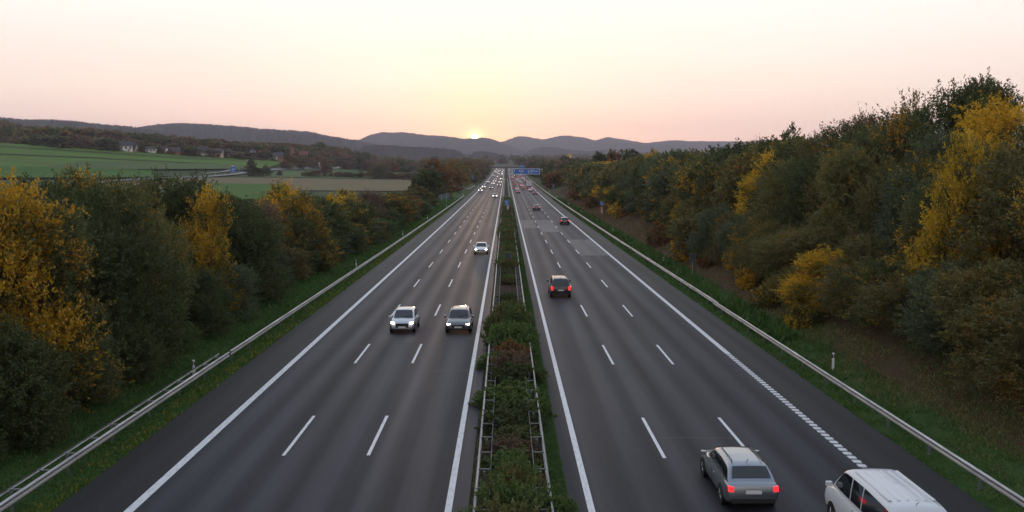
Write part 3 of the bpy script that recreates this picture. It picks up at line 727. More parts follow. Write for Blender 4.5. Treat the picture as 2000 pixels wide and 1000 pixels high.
# ------------------------------------------------------------------ grass, weeds and fallen leaves (nobody could count them)
def tufts(name, n, xr, yr, hgt, wid, mat, seed, zf=None, flat=False, keep=None, pw=1.0):
    r = np.random.default_rng(seed)
    x = r.uniform(*xr, n); u = r.uniform(0, 1, n) ** pw; y = yr[0] * (yr[1] / yr[0]) ** u
    if keep is not None: k_ = keep(x, y, r); x, y = x[k_], y[k_]
    n = len(x); z = (ground_z(x, y) if zf is None else zf(x, y)); s = (y / 45) ** .75
    P = np.stack([x, y, z + (.03 if flat else -.01)], 1)
    if flat: D = unit(np.stack([r.normal(size=n), r.normal(size=n), r.normal(size=n) * .25], 1)); Nn = unit(np.stack([r.normal(size=n) * .3, r.normal(size=n) * .3, np.ones(n)], 1))
    else: D = unit(np.stack([r.normal(size=n) * .5, r.normal(size=n) * .5, np.ones(n)], 1)); Nn = unit(r.normal(size=(n, 3)) + 1e-3)
    L = hgt * r.uniform(.5, 1.4, n) * (s if flat else np.minimum(s, 1.5)); v, f = leaf_quads(P, D, Nn, L, wid * s * r.uniform(.6, 1.4, n))
    return tag(link(name, np_mesh(name, v, f), mat=mat), kind='stuff')
LG = m_leaf('grass_blades', (.028, .060, .012), (.055, .105, .022)); LG2 = m_leaf('grass_dry', (.06, .07, .022), (.13, .12, .05)); LL = m_leaf('dead_leaf', (.085, .045, .018), (.20, .10, .04)); LY = m_leaf('weed_yellow', (.05, .08, .02), (.15, .14, .02))
clump = lambda x, y, r: (np.sin(x * 2.3 + y * .9) * np.sin(y * 1.7 - x) + r.normal(size=len(x)) * .5) > -.25
tufts('grass', 60000, (16.1, 19.8), (24, 330), .20, .045, LG, 1, keep=clump)
tufts('grass', 12000, (18.6, 22.4), (26, 300), .16, .04, LG2, 2, keep=clump)
tufts('grass', 70000, (-21, -15.1), (24, 340), .22, .05, LG, 3, keep=lambda x, y, r: r.uniform(size=len(x)) < .85)
tufts('grass', 26000, (1.48, 2.13), (24, 330), .13, .03, LG, 4, zf=lambda x, y: road_z(y))
tufts('grass', 9000, (-1.2, -.85), (24, 200), .10, .03, LG2, 5, zf=lambda x, y: road_z(y), keep=clump)
tufts('weeds', 5000, (-15.9, -15.05), (26, 260), .22, .10, LY, 6, keep=clump)
tufts('weeds', 2600, (16.1, 17.4), (26, 260), .12, .08, LY, 7, keep=clump)
tufts('weeds', 9000, (17.0, 19.0), (60, 330), .5, .18, LG, 10, keep=lambda x, y, r: np.sin(y * .13 + x) + r.normal(size=len(x)) * .4 > .0)
tufts('fallen_leaves', 42000, (19.2, 27), (26, 300), .12, .075, LL, 8, flat=True)
tufts('fallen_leaves', 5000, (-.8, 1.4), (26, 200), .09, .06, LL, 9, zf=lambda x, y: road_z(y), flat=True)
def bank_strip(name, x0, x1, mat, dz, y1=420):
    return strip(name, x0, x1, 15, y1, mat, 0, n=260, nx=14, zf=lambda X, Y: terr(X, Y) + dz + .02)
bank_strip('verge_ground', 16.05, 19.4, M['verge'], .012)
bank_strip('bank_soil', 19.4, 30, M['litter'], .012)
tufts('grass', 26000, (18.0, 21.8), (26, 75), .20, .045, LG2, 12, keep=lambda x, y, r: (np.sin(x * 1.3 + y * .31) + np.sin(y * .8 - x * .5) + r.normal(size=len(x)) * .7) > .0)
tufts('grass', 12000, (19.0, 23.0), (26, 70), .22, .05, LG, 13, keep=lambda x, y, r: (np.sin(x * 1.1 - y * .23) + r.normal(size=len(x)) * .6) > .5)
bank_strip('verge_ground', -21.5, -15.0, M['verge'], .012)

# ------------------------------------------------------------------ guardrails
WPROF = [(0, .44), (.06, .47), (.075, .52), (.015, .57), (.015, .62), (.075, .67), (.06, .72), (0, .75)]
def guardrail(name, X, y0, y1, face, label, double=False, rung_w=.42, post_step=4.0, xf=None, rmat='steel_dark'):
    """face: +1 when the corrugated face looks towards +X"""
    xf = xf or (lambda y: X)
    t0 = thing(name, label, 'guardrail', (xf(y0), y0, 0), 0, 'steel guardrails along the motorway')
    def rail(off, fc, nm, prof, mat):
        ys_ = np.linspace(y0, y1, max(5, int((y1 - y0) / 8) + 1)); v = []; f = []; n = len(prof)
        for sgn in (0, 1):
            for y in ys_:
                for a, z in prof: v.append((xf(y) - xf(y0) + off + fc * (a - sgn * .006), y - y0, z + float(road_z(y)) - sgn * .001))
        m = len(ys_)
        for s_ in range(2):
            b = s_ * m * n
            for j in range(m - 1):
                for k_ in range(n - 1):
                    q = b + j * n + k_; f.append((q, q + 1, q + n + 1, q + n) if s_ else (q, q + n, q + n + 1, q + 1))
        return link(nm, np_mesh(nm, v, f, False), t0, mat)
    rail(0, face, 'beam', WPROF, M['steel'])
    if double: rail(-face * rung_w, -face, 'rear_strap', [(0, .60), (.02, .62), (.02, .70), (0, .72)], M['steel'])
    # posts: the nearest hundred by themselves, the rest as one part
    pm = MB().box(-.05, .05, -.03, .03, -.35, .70).mesh('post'); pm.materials.append(M['steel_dark'])
    bmr = MB().box(-.03, .03, -.045, .045, .655, .685) if False else MB().box(-rung_w / 2, rung_w / 2, -.032, .032, .66, .70); rm = bmr.mesh('rung'); rm.materials.append(M[rmat])
    y = y0 + .4; c = 0; far_ = MB(); farr = MB()
    while y < y1:
        z = float(road_z(y)); dx = xf(y) - xf(y0)
        offp = dx - face * (rung_w / 2 if double else .075)
        if c < 95: o = link('post', pm, t0); o.location = (offp, y - y0, z)
        else: far_.box(offp - .05, offp + .05, y - y0 - .03, y - y0 + .03, z - .3, z + .70)
        if not double and c < 95:
            pass
        y += post_step; c += 1
    if far_.v: tag(far_.build('post_row', M['steel_dark'], t0), kind='stuff')
    if double:
        y = y0 + .4 + .3; c = 0
        while y < y1:
            z = float(road_z(y)); dx = xf(y) - xf(y0) - face * rung_w / 2
            if c < 95: o = link('rung', rm, t0); o.location = (dx, y - y0, z)
            else: farr.box(dx - rung_w / 2, dx + rung_w / 2, y - y0 - .05, y - y0 + .05, z + .66, z + .70)
            y += 2.0; c += 1
        if farr.v: tag(farr.build('rung_row', M['steel'], t0), kind='stuff')
    return t0
bend = lambda y: float(np.interp(y, [0, 60, 120, 200, 360], [-16.0, -16.0, -15.8, -15.6, -15.4]))
guardrail('guardrail', -16.0, 14, 54, 1, 'near stretch of double guardrail with cross rungs beside the oncoming hard shoulder', True, .55, xf=bend, rmat='steel')
guardrail('guardrail', -16.0, 54.3, 350, 1, 'long single guardrail on the grass beside the oncoming hard shoulder', xf=bend)
guardrail('guardrail', -16, 430, 500, 1, 'short curved guardrail where the slip road joins the oncoming lanes', xf=lambda y: float(np.interp(y, [430, 455, 480, 500], [-17.6, -17.0, -16.6, -16.4])))
guardrail('guardrail', 16.62, 12, 75, -1, 'near stretch of guardrail below the cutting slope beside our hard shoulder')
guardrail('guardrail', 16.75, 74, 900, -1, 'long guardrail running far along the foot of the cutting slope')
guardrail('guardrail', -.97, 20, 700, -1, 'median guardrail with ladder rungs on the side of the oncoming lanes', True)
guardrail('guardrail', 1.42, 20, 700, 1, 'median guardrail with ladder rungs on the side of our lanes', True)

# ------------------------------------------------------------------ delineator posts
def delineator():
    o = thing('delineator_post', '', 'marker post')
    MB().prism([(-.06, -.05), (.06, -.05), (.045, .05), (-.045, .05)], 0, 1.0, 'z').build('post', M['white_plastic'], o)
    MB().prism([(-.064, -.054), (.064, -.054), (.049, .054), (-.049, .054)], .72, .92, 'z').build('black_band', M['black_plastic'], o)
    MB().box(-.025, .025, -.062, -.055, .75, .89).build('reflector', M['reflector'], o)
    index_kids(o); return o
dproto = delineator(); first = True
def put_del(p, label, group):
    global first
    o = dproto if first else copy_tree(dproto); first = False
    o.location = p; tag(o, label, 'marker post', group)
for i, (px, py) in enumerate([(378, 738), (690, 524), (790, 463), (838, 430), (867, 404), (883, 392), (898, 380)]):
    y = on_ground(px, py).y; X = -17.0; put_del((X, y, float(ground_z(X, y))), f'white marker post behind the oncoming guardrail, {ordn(i)} from the camera', 'delineator posts beyond the oncoming lanes')
for i, (px, py) in enumerate([(1625, 724), (1298, 519), (1199, 457), (1141, 418), (1113, 402), (1093, 386), (1078, 376)]):
    y = on_ground(px, py).y; X = 18.2; put_del((X, y, float(ground_z(X, y))), f'white marker post under the cutting slope, {ordn(i)} from the camera', 'delineator posts under the cutting slope')
for i, (px, py) in enumerate([(228, 353), (386, 345), (402, 344), (420, 342.5), (440, 342), (468, 333), (562, 330.5), (588, 330.5)]):
    p = on_ground(px, py); o = copy_tree(dproto); o.location = p; o.scale = (2, 2, 1.6); tag(o, f'white marker post along the country road in the fields, {ordn(i)} going away', 'marker post', 'marker posts along the country road')

# ------------------------------------------------------------------ signs
def strokes(m, x0, x1, z, h, y, r, mi=0):
    x = x0
    while x < x1:
        w = h * r.uniform(.35, .8)
        if r.uniform() < .86: m.box(x, min(x + w, x1), y - .012, y, z, z + h * r.uniform(.75, 1.2))
        x += w + h * .22
r_ = np.random.default_rng(9)
def gantry():
    Y = 505.0; z = float(road_z(Y)); k = Y / F_PX
    x0, x1 = (1002 - 988) * k, (1053.5 - 988) * k; zt, zb = at_dist(1028, 329.6, Y).z, at_dist(1028, 340.2, Y).z
    o = thing('gantry_sign', 'wide blue overhead direction sign spanning our lanes on a steel gantry', 'road sign', (0, Y, z))
    MB().box(1.9, 2.15, -.12, .12, 0, zt - z + .2).build('post', M['steel'], o); MB().box(x1 + 1.2, x1 + 1.45, -.12, .12, -.2, zt - z + .2).build('post', M['steel'], o)
    MB().box(1.7, x1 + 1.7, .16, .4, zt - z - .5, zt - z - .1).box(1.7, x1 + 1.7, .16, .4, zb - z + .3, zb - z + .6).build('crossbeam', M['steel'], o)
    pn = MB().box(x0, x1, -.15, -.05, zb - z, zt - z).build('panel', M['sign_blue'], o)
    e = .11; MB().box(x0 - e, x1 + e, -.19, -.152, zt - z - e, zt - z + e).box(x0 - e, x1 + e, -.19, -.152, zb - z - e, zb - z + e).box(x0 - e, x0 + e, -.19, -.152, zb - z + e, zt - z - e).box(x1 - e, x1 + e, -.19, -.152, zb - z + e, zt - z - e).build('border', M['sign_white'], pn)
    m = MB(); w = x1 - x0; h = zt - zb; L = zb - z; yf = -.152
    for a, b in ((.15, .28), (.45, .58), (.70, .84)): m.box(x0 + w * .05, x0 + w * .065, yf - .012, yf, L + h * a, L + h * b)
    m.prism([(x0 + w * .04, L + h * .62), (x0 + w * .075, L + h * .62), (x0 + w * .057, L + h * .86)], yf - .03, yf - .014)
    strokes(m, x0 + w * .23, x0 + w * .41, L + h * .68, h * .11, yf, r_); strokes(m, x0 + w * .22, x0 + w * .41, L + h * .48, h * .11, yf, r_)
    m.box(x0 + w * .30, x0 + w * .335, yf - .012, yf, L + h * .18, L + h * .32)
    strokes(m, x0 + w * .66, x0 + w * .78, L + h * .68, h * .11, yf, r_); strokes(m, x0 + w * .66, x0 + w * .95, L + h * .48, h * .11, yf, r_); strokes(m, x0 + w * .66, x0 + w * .75, L + h * .18, h * .1, yf, r_)
    m.box(x0 + w * .57, x0 + w * .585, yf - .012, yf, L + h * .18, L + h * .8); m.prism([(x0 + w * .585, L + h * .22), (x0 + w * .60, L + h * .22), (x0 + w * .63, L + h * .5), (x0 + w * .615, L + h * .5)], yf - .012, yf)
    m.box(x0 + w * .612, x0 + w * .64, yf - .026, yf - .013, L + h * .45, L + h * .56)
    m.build('lettering', M['sign_white'], pn)
    xa, xb = (1013.5 - 988) * k, (1025.5 - 988) * k; za, zc = at_dist(1019, 327.2, Y).z - z, at_dist(1019, 322.8, Y).z - z
    p2 = MB().box(xa, xb, -.15, -.05, za, zc).build('exit_panel', M['sign_blue'], o)
    m = MB(); strokes(m, xa + .35, xb - .5, za + .65, .28, -.152, r_); strokes(m, xa + .7, xb - .6, za + .2, .26, -.152, r_); m.build('lettering', M['sign_white'], p2)
    MB().box(xa + .4, xa + .5, -.05, .1, zt - z - .1, za).box(xb - .5, xb - .4, -.05, .1, zt - z - .1, za).build('bracket', M['steel'], o)
gantry()
# small distance signs with the red and white markers: one in the median, one on the slope
def info_sign(px, pb, pt, pbot, w, label, stripes_dir, kind):
    p = on_ground(px, pb) if px > 1100 else Vector((.25, on_ground(px, pb, True).y, 0)); 
    if px < 1100: p.z = float(road_z(p.y))
    zt, zb = at_dist(px, pt, p.y).z - p.z, at_dist(px, pbot, p.y).z - p.z
    o = thing('information_sign', label, 'road sign', p)
    MB().tube((-.0, .05, -.2), (0, .05, zt - .05), .045).build('pole', M['steel_dark'], o)
    pn = MB().box(-w / 2, w / 2, -.05, -.01, zb, zt).build('panel', M['sign_blue'], o); bevel(pn, .012)
    e = .03; MB().box(-w / 2, w / 2, -.062, -.052, zt - e, zt).box(-w / 2, w / 2, -.062, -.052, zb, zb + e).box(-w / 2, -w / 2 + e, -.062, -.052, zb + e, zt - e).box(w / 2 - e, w / 2, -.062, -.052, zb + e, zt - e).build('border', M['sign_white'], pn)
    h = zt - zb; m = MB()
    if kind == 'tall':
        m.box(-w * .3, w * .02, -.064, -.052, zb + h * .70, zb + h * .78).box(-w * .08, w * .02, -.064, -.052, zb + h * .60, zb + h * .695).box(w * .14, w * .28, -.064, -.052, zb + h * .68, zb + h * .78)
        m.prism([(-w * .25, zb + h * .34), (-w * .12, zb + h * .30), (w * .2, zb + h * .46), (w * .2, zb + h * .54), (-w * .02, zb + h * .5)], -.064, -.052)
        m.box(-w * .08, w * .08, -.064, -.052, zb + h * .10, zb + h * .19)
    else:
        m.box(-w * .36, -w * .26, -.064, -.052, zb + h * .48, zb + h * .68).box(-w * .2, w * .05, -.064, -.052, zb + h * .5, zb + h * .72).box(w * .18, w * .36, -.064, -.052, zb + h * .5, zb + h * .66).box(-w * .1, w * .2, -.064, -.052, zb + h * .12, zb + h * .28).box(w * .08, w * .2, -.064, -.052, zb + h * .285, zb + h * .36)
    m.build('pictogram', M['sign_white'], pn)
    # red and white marker board below
    bw, bh, bz = .42, 1.35, 1.0
    bo = MB().box(.02 if px < 1100 else -bw * .6, .02 + bw if px < 1100 else bw * .4, -.05, -.02, bz, bz + bh).build('marker_board', M['sign_white'], o)
    a = .02 if px < 1100 else -bw * .6; m = MB()
    for q in range(3):
        z0 = bz + q * bh / 3 + .02; s_ = stripes_dir * .2
        m.prism([(a, z0 + max(-s_, 0)), (a + bw, z0 + max(s_, 0)), (a + bw, z0 + max(s_, 0) + .2), (a, z0 + max(-s_, 0) + .2)], -.058, -.052)
    m.build('red_stripe', M['sign_red'], bo)
info_sign(990.5, 421, 390.5, 401, .95, 'tall blue information sign with red and white marker standing in the median planting', -1, 'tall')
info_sign(1175.5, 426, 393, 401, .85, 'small blue information sign with red and white marker on the cutting slope', 1, 'wide')
def back_sign(px, py, ptop, pbot, w, label, X=None):
    p = on_ground(px, py, X is not None)
    if X is not None: p = Vector((X, p.y, float(road_z(p.y))))
    zt, zb = at_dist(px, ptop, p.y).z - p.z, at_dist(px, pbot, p.y).z - p.z
    o = thing('road_sign', label, 'road sign', p)
    MB().tube((0, .04, -.2), (0, .04, zt - .1), .035).build('pole', M['steel'], o)
    pn = MB().box(-w / 2, w / 2, -.03, .0, zb, zt).build('panel', M['sign_back'], o)
    e = .03; MB().box(-w / 2 - e, w / 2 + e, -.035, .01, zt, zt + e).box(-w / 2 - e, w / 2 + e, -.035, .01, zb - e, zb).box(-w / 2 - e, -w / 2, -.035, .01, zb, zt).box(w / 2, w / 2 + e, -.035, .01, zb, zt).build('frame', M['steel_dark'], pn)
    MB().box(-w / 2, w / 2, -.05, -.032, zb + (zt - zb) * .30, zb + (zt - zb) * .33).box(-.04, .04, -.05, -.032, zb + .02, zb + (zt - zb) * .29).build('bracket', M['steel_dark'], pn)
back_sign(1352, 541, 495, 513, .52, 'dark grey sign panel on a thin pole at the foot of the slope')
back_sign(992.5, 530, 494, 513, .55, 'dark grey sign panel on a thin pole in the median planting', X=.22)
def panel_back(px, py, x0, x1, ptop, pbot, label, thin=False):
    p = on_ground(px, py); k = p.y / F_PX; zt, zb = at_dist(px, ptop, p.y).z - p.z, at_dist(px, pbot, p.y).z - p.z
    o = thing('road_sign', label, 'road sign', p)
    a, b = (x0 - px) * k, (x1 - px) * k
    if thin:
        MB().box(-.07, .07, -.07, .07, -.2, zt).build('pole', M['steel_dark'], o)
        MB().box(a, b, -.9, .9, zb + (zt - zb) * .45, zt).build('panel', M['sign_back2'], o)
        return
    MB().box(-.06, .06, -.16, -.05, -.3, zt).build('pole', M['steel'], o); xx = a + (b - a) * .25; MB().box(xx - .06, xx + .06, -.16, -.05, -.3, zt - .4).build('pole', M['steel'], o)
    pn = MB().box(a, b, 0, .06, zb, zt).build('panel', M['sign_back2'], o); MB().box(a, b, -.045, -.002, zb + (zt - zb) * .46, zb + (zt - zb) * .5).box(a, b, -.045, -.002, zt - .12, zt - .02).build('brace', M['steel_dark'], pn)
panel_back(872, 396, 858, 878, 377, 389, 'back of a wide road sign on two poles beyond the oncoming guardrail')
panel_back(922.5, 361, 921, 925, 342, 356, 'road sign seen edge-on beyond the oncoming lanes', True)
panel_back(1081, 377, 1079.5, 1082.5, 360, 376, 'narrow sign post seen edge-on at the foot of the wood', True)
def country_sign():
    p = on_ground(456, 342); k = p.y / F_PX; zt, zb = at_dist(456, 323.5, p.y).z - p.z, at_dist(456, 336.5, p.y).z - p.z
    o = thing('direction_sign', 'blue direction sign with orange top panel beside the country road', 'road sign', p)
    for x in (-3.2 * k, 3.2 * k): MB().tube((x, .1, -.3), (x, .1, zt), .1).build('pole', M['steel'], o)
    w = 4 * k; h = zt - zb
    pn = MB().box(-w, w, -.1, -.02, zb, zt).build('panel', M['sign_blue'], o)
    MB().box(-w * .9, w * .55, -.13, -.102, zb + h * .84, zb + h * .96).build('orange_field', M['sign_orange'], pn)
    m = MB(); m.box(-w - .1, w + .1, -.13, -.102, zt, zt + .2); strokes(m, -w * .3, w * .7, zb + h * .52, h * .08, -.102, r_); strokes(m, -w * .7, w * .6, zb + h * .40, h * .07, -.102, r_); strokes(m, -w * .6, w * .5, zb + h * .14, h * .08, -.102, r_); m.build('lettering', M['sign_white'], pn)
country_sign()

# ------------------------------------------------------------------ far bridge, tower, houses
def bridge():
    Y = 1130.0; z = float(road_z(Y)); o = thing('motorway_bridge', 'dark concrete overpass crossing the motorway in the distance', 'bridge', (0, Y, z))
    zd = at_dist(980, 328.2, Y).z - z; zt = at_dist(980, 325.2, Y).z - z
    MB().box(-42, 48, -5, 5, zd, zt).build('deck', M['concrete_dark'], o)
    MB().box(-42, 48, -5.2, -5.02, zt - .3, zt + .8).box(-42, 48, 5.02, 5.2, zt - .3, zt + .8).build('parapet', M['concrete'], o)
    for x in (-24, .4, 25): MB().box(x - .6, x + .6, -4, 4, -.5, zd).build('pier', M['concrete_dark'], o)
bridge()
def tower():
    Y = 1250.0; p = at_dist(1113, 315, Y); g = float(ground_z(p.x, Y)); o = thing('silo_tower', 'white tower with yellow top and thin mast rising behind the wood', 'tower', (p.x, Y, g)); k = Y / F_PX
    zz = lambda py: at_dist(1113, py, Y).z - g
    MB().tube((0, 0, -1), (0, 0, zz(306)), 3.6 * k, 3.2 * k, 16).build('shaft', M['render_white'], o, True)
    MB().box(-4.6 * k, 3.2 * k, -3 * k, 3 * k, zz(306), zz(302.5)).box(-3.6 * k, 1.5 * k, -2 * k, 2 * k, zz(302.5), zz(300.5)).build('head', M['yellow'], o)
    MB().tube((1 * k, 0, zz(302.5)), (1 * k, 0, zz(291)), .16, .08, 6).build('mast', M['steel_dark'], o)
tower()
def house(px, pb, w, hw, hr, wall, roof, rz, label, dpt=None, nwin=3, chimney=True):
    w *= .68; hw *= .68; hr *= .68
    p = on_ground(px, pb); p.y -= 1; p.z = float(ground_z(p.x, p.y)) + .9; dpt = dpt or w * .75
    o = thing('house', label, 'house', p, rz, 'houses along the edge of the far wood')
    MB().box(-w / 2, w / 2, -dpt / 2, dpt / 2, -1.5, hw).prism([(-dpt / 2 + .02, hw), (dpt / 2 - .02, hw), (0, hw + hr - .15)], -w / 2 + .02, w / 2 - .02, 'x').build('wall', M[wall], o)
    e = .5; t_ = .25; m = MB()
    for s_ in (-1, 1):
        m.add([(-w / 2 - e, s_ * (dpt / 2 + e), hw - hr * e / (dpt / 2)), (w / 2 + e, s_ * (dpt / 2 + e), hw - hr * e / (dpt / 2)), (w / 2 + e, 0, hw + hr), (-w / 2 - e, 0, hw + hr),
               (-w / 2 - e, s_ * (dpt / 2 + e), hw - hr * e / (dpt / 2) + t_), (w / 2 + e, s_ * (dpt / 2 + e), hw - hr * e / (dpt / 2) + t_), (w / 2 + e, 0, hw + hr + t_), (-w / 2 - e, 0, hw + hr + t_)],
              [(0, 1, 2, 3), (4, 5, 6, 7), (0, 1, 5, 4), (1, 2, 6, 5), (2, 3, 7, 6), (3, 0, 4, 7)])
    rf = m.build('roof', M[roof], o)
    if chimney: MB().box(w * .2, w * .2 + .7, .4, 1.0, hw + hr * .5, hw + hr + 1).build('chimney', M['brick'], rf)
    for q in range(nwin):
        x = -w / 2 + w * (q + .5) / nwin
        f = MB().box(x - .7, x + .7, -dpt / 2 - .06, -dpt / 2 - .004, hw * .35, hw * .8).build('window', M['window'], o)
    return o
HS = [(246, 296, 15, 6, 5, 'render_white', 'roof_dark', .5, 'large white house with wide dark roof at the field edge'), (262, 297, 9, 4, 5, 'render_cream', 'roof_dark', -.2, 'cream house with a steep dark roof next to the large white house'), (297, 299, 12, 4, 2.5, 'render_white', 'roof_dark', .15, 'low white house half hidden by dark trees'), (322, 301, 8, 4, 3.5, 'render_white', 'roof_dark', -.4, 'small white house between the low white house and the evergreens'), (345, 303, 10, 4, 4, 'brick', 'roof_dark', .1, 'dull brick house with dark roof among trees'),
      (392, 305, 9, 5, 5, 'render_white', 'roof_dark', .9, 'small white gabled house before the long cream house'), (402, 305, 9, 5, 5, 'render_white', 'roof_dark', .9, 'white gable touching the long cream house'), (422, 307, 19, 4, 5.5, 'render_cream', 'roof_dark', .05, 'long cream house with big dark roof at the field edge'), (447, 308, 9, 5, 4, 'render_white', 'roof_dark', .7, 'small white house just past the long cream house'),
      (495, 310, 9, 5.5, 5, 'render_white', 'roof_dark', 1.2, 'white gabled house among the dark evergreens'), (516, 311, 12, 6, 4, 'brick', 'roof_red', .2, 'brick house with reddish roof'), (532, 314, 15, 4.5, 2, 'render_white', 'roof_dark', .05, 'long low white hall with flat roof'), (545, 315, 12, 6.5, 4, 'brick', 'roof_dark', .1, 'dark brick house beside the low white hall'),
      (571, 314, 5.5, 11, 7, 'brick', 'roof_red', 1.57, 'tall pink house with a pointed gable'), (592, 312, 14, 6, 4.5, 'brick', 'roof_red', .1, 'red roofed house just past the pointed gable'), (722, 317, 9, 5, 4, 'render_white', 'roof_dark', .8, 'small white gabled house among valley trees'), (684, 293, 26, 5, 3, 'brick', 'roof_red', .1, 'pink farmstead on the slope below the hills')]
for h_ in HS: house(*h_)
o = thing('white_mast', 'slim white pillar standing by the country road', 'pillar', on_ground(624, 331)); zz = at_dist(624, 318, o.location.y).z - o.location.z
MB().box(-.7, .7, -.5, .5, zz * .35, zz).build('board', M['white_plastic'], o); MB().box(-.2, .2, -.2, .2, -.3, zz * .35).build('pole', M['steel_dark'], o)

# ------------------------------------------------------------------ vehicles
def loft_body(L, Wd, st, name='body'):
    """st: list of (y fraction, width factor, bottom z, top z)"""
    v = []; f = []
    for (u, wf, zb, zt) in st:
        w = Wd / 2 * wf; y = u * L
        half = [(0, zb), (w * .80, zb), (w * .95, zb + .07), (w * .985, zb + (zt - zb) * .3), (w, zb + (zt - zb) * .55), (w * .975, zb + (zt - zb) * .82), (w * .90, zt - .015), (w * .78, zt + .01), (0, zt + .035)]
        ring = [(x, y, z) for x, z in half] + [(-x, y, z) for x, z in half[-2:0:-1]]
        v += ring
    n = 16; m = len(st)
    for j in range(m - 1):
        for i in range(n): f.append((j * n + i, j * n + (i + 1) % n, (j + 1) * n + (i + 1) % n, (j + 1) * n + i))
    f.append(tuple(range(n))); f.append(tuple(range((m - 1) * n, m * n)))
    return v, f
SPEC = {
 'estate': dict(L=4.65, W=1.80, st=[(-.5, .84, .38, .70), (-.49, .93, .30, .86), (-.46, .985, .24, .93), (-.3, 1, .2, .95), (0, 1, .19, .94), (.17, 1, .19, .92), (.24, .99, .2, .90), (.40, .96, .22, .82), (.465, .92, .24, .73), (.49, .86, .28, .66), (.5, .78, .34, .56)],
   cab=(-.455, -.36, .10, .245, 1.44, .93), roofrail=True),
 'hatch': dict(L=4.15, W=1.76, st=[(-.5, .84, .38, .72), (-.485, .94, .30, .90), (-.44, .99, .24, .95), (-.3, 1, .2, .96), (0, 1, .19, .95), (.2, 1, .19, .94), (.27, .99, .2, .92), (.42, .95, .22, .83), (.475, .9, .25, .72), (.5, .78, .34, .56)],
   cab=(-.465, -.33, .09, .27, 1.46, .94), roofrail=False),
 'saloon': dict(L=4.7, W=1.82, st=[(-.5, .82, .38, .74), (-.485, .92, .30, .92), (-.44, .97, .25, .97), (-.33, 1, .2, .97), (0, 1, .19, .94), (.17, 1, .19, .92), (.24, .99, .2, .90), (.40, .96, .22, .81), (.465, .92, .24, .72), (.49, .86, .28, .65), (.5, .78, .34, .56)],
   cab=(-.35, -.21, .08, .235, 1.42, .93), roofrail=False),
 'suv': dict(L=4.55, W=1.84, st=[(-.5, .86, .45, .85), (-.485, .95, .36, 1.02), (-.45, .99, .3, 1.07), (-.3, 1, .27, 1.08), (0, 1, .26, 1.07), (.2, 1, .26, 1.05), (.26, .99, .27, 1.03), (.42, .96, .3, .95), (.475, .92, .32, .84), (.5, .82, .4, .66)],
   cab=(-.475, -.41, .10, .26, 1.70, 1.06), roofrail=True),
 'van': dict(L=5.3, W=1.96, st=[(-.5, .93, .45, 1.15), (-.49, .98, .36, 1.22), (-.3, 1, .3, 1.24), (0, 1, .28, 1.24), (.25, 1, .28, 1.2), (.36, .99, .28, 1.13), (.46, .95, .3, 1.0), (.49, .9, .34, .82), (.5, .82, .42, .6)],
   cab=(-.49, -.475, .20, .37, 2.05, 1.2), roofrail=False),
}
def quad_panel(m, P, u0, u1, v0, v1, off, ctr):
    """panel on the bilinear quad P (00,10,11,01), pushed outward by off"""
    def B(u, v): return (P[0] * (1 - u) + P[1] * u) * (1 - v) + (P[3] * (1 - u) + P[2] * u) * v
    n = (P[1] - P[0]).cross(P[3] - P[0]).normalized()
    if n.dot(B(.5, .5) - ctr) < 0: n = -n
    q = [B(u0, v0), B(u1, v0), B(u1, v1), B(u0, v1)]
    m.add([p + n * off for p in q] + [p - n * .01 for p in q], [(0, 1, 2, 3), (0, 4, 5, 1), (1, 5, 6, 2), (2, 6, 7, 3), (3, 7, 4, 0)])
wheel_cache = {}
def wheel_parts(o, x, y, r, w):
    key = (r, w)
    if key not in wheel_cache:
        tm = MB(); n = 20
        for a, b, ra, rb in ((-w / 2, -w / 2 + .03, r * .92, r), (-w / 2 + .03, w / 2 - .03, r, r), (w / 2 - .03, w / 2, r, r * .92)): tm.tube((a, 0, 0), (b, 0, 0), ra, rb, n, caps=False)
        for s_ in (-1, 1): tm.tube((s_ * w / 2, 0, 0), (s_ * (w / 2 - .02), 0, 0), r * .92, r * .62, n, caps=False)
        rm = MB()
        for s_ in (-1, 1):
            rm.tube((s_ * (w / 2 - .045), 0, 0), (s_ * (w / 2 - .02), 0, 0), r * .62, r * .62, n)
            for k in range(5):
                a = k * 2 * math.pi / 5; d = Vector((0, math.cos(a), math.sin(a))); rm.tube(Vector((s_ * (w / 2 - .012), 0, 0)) + d * .05, Vector((s_ * (w / 2 - .012), 0, 0)) + d * r * .58, .03, .025, 5)
        a_, b_ = tm.mesh('tyre', True), rm.mesh('rim'); a_.materials.append(M['tyre']); b_.materials.append(M['rim']); wheel_cache[key] = (a_, b_)
    a_, b_ = wheel_cache[key]
    t_ = link('wheel', a_, o); t_.location = (x, y, r); link('rim', b_, t_)
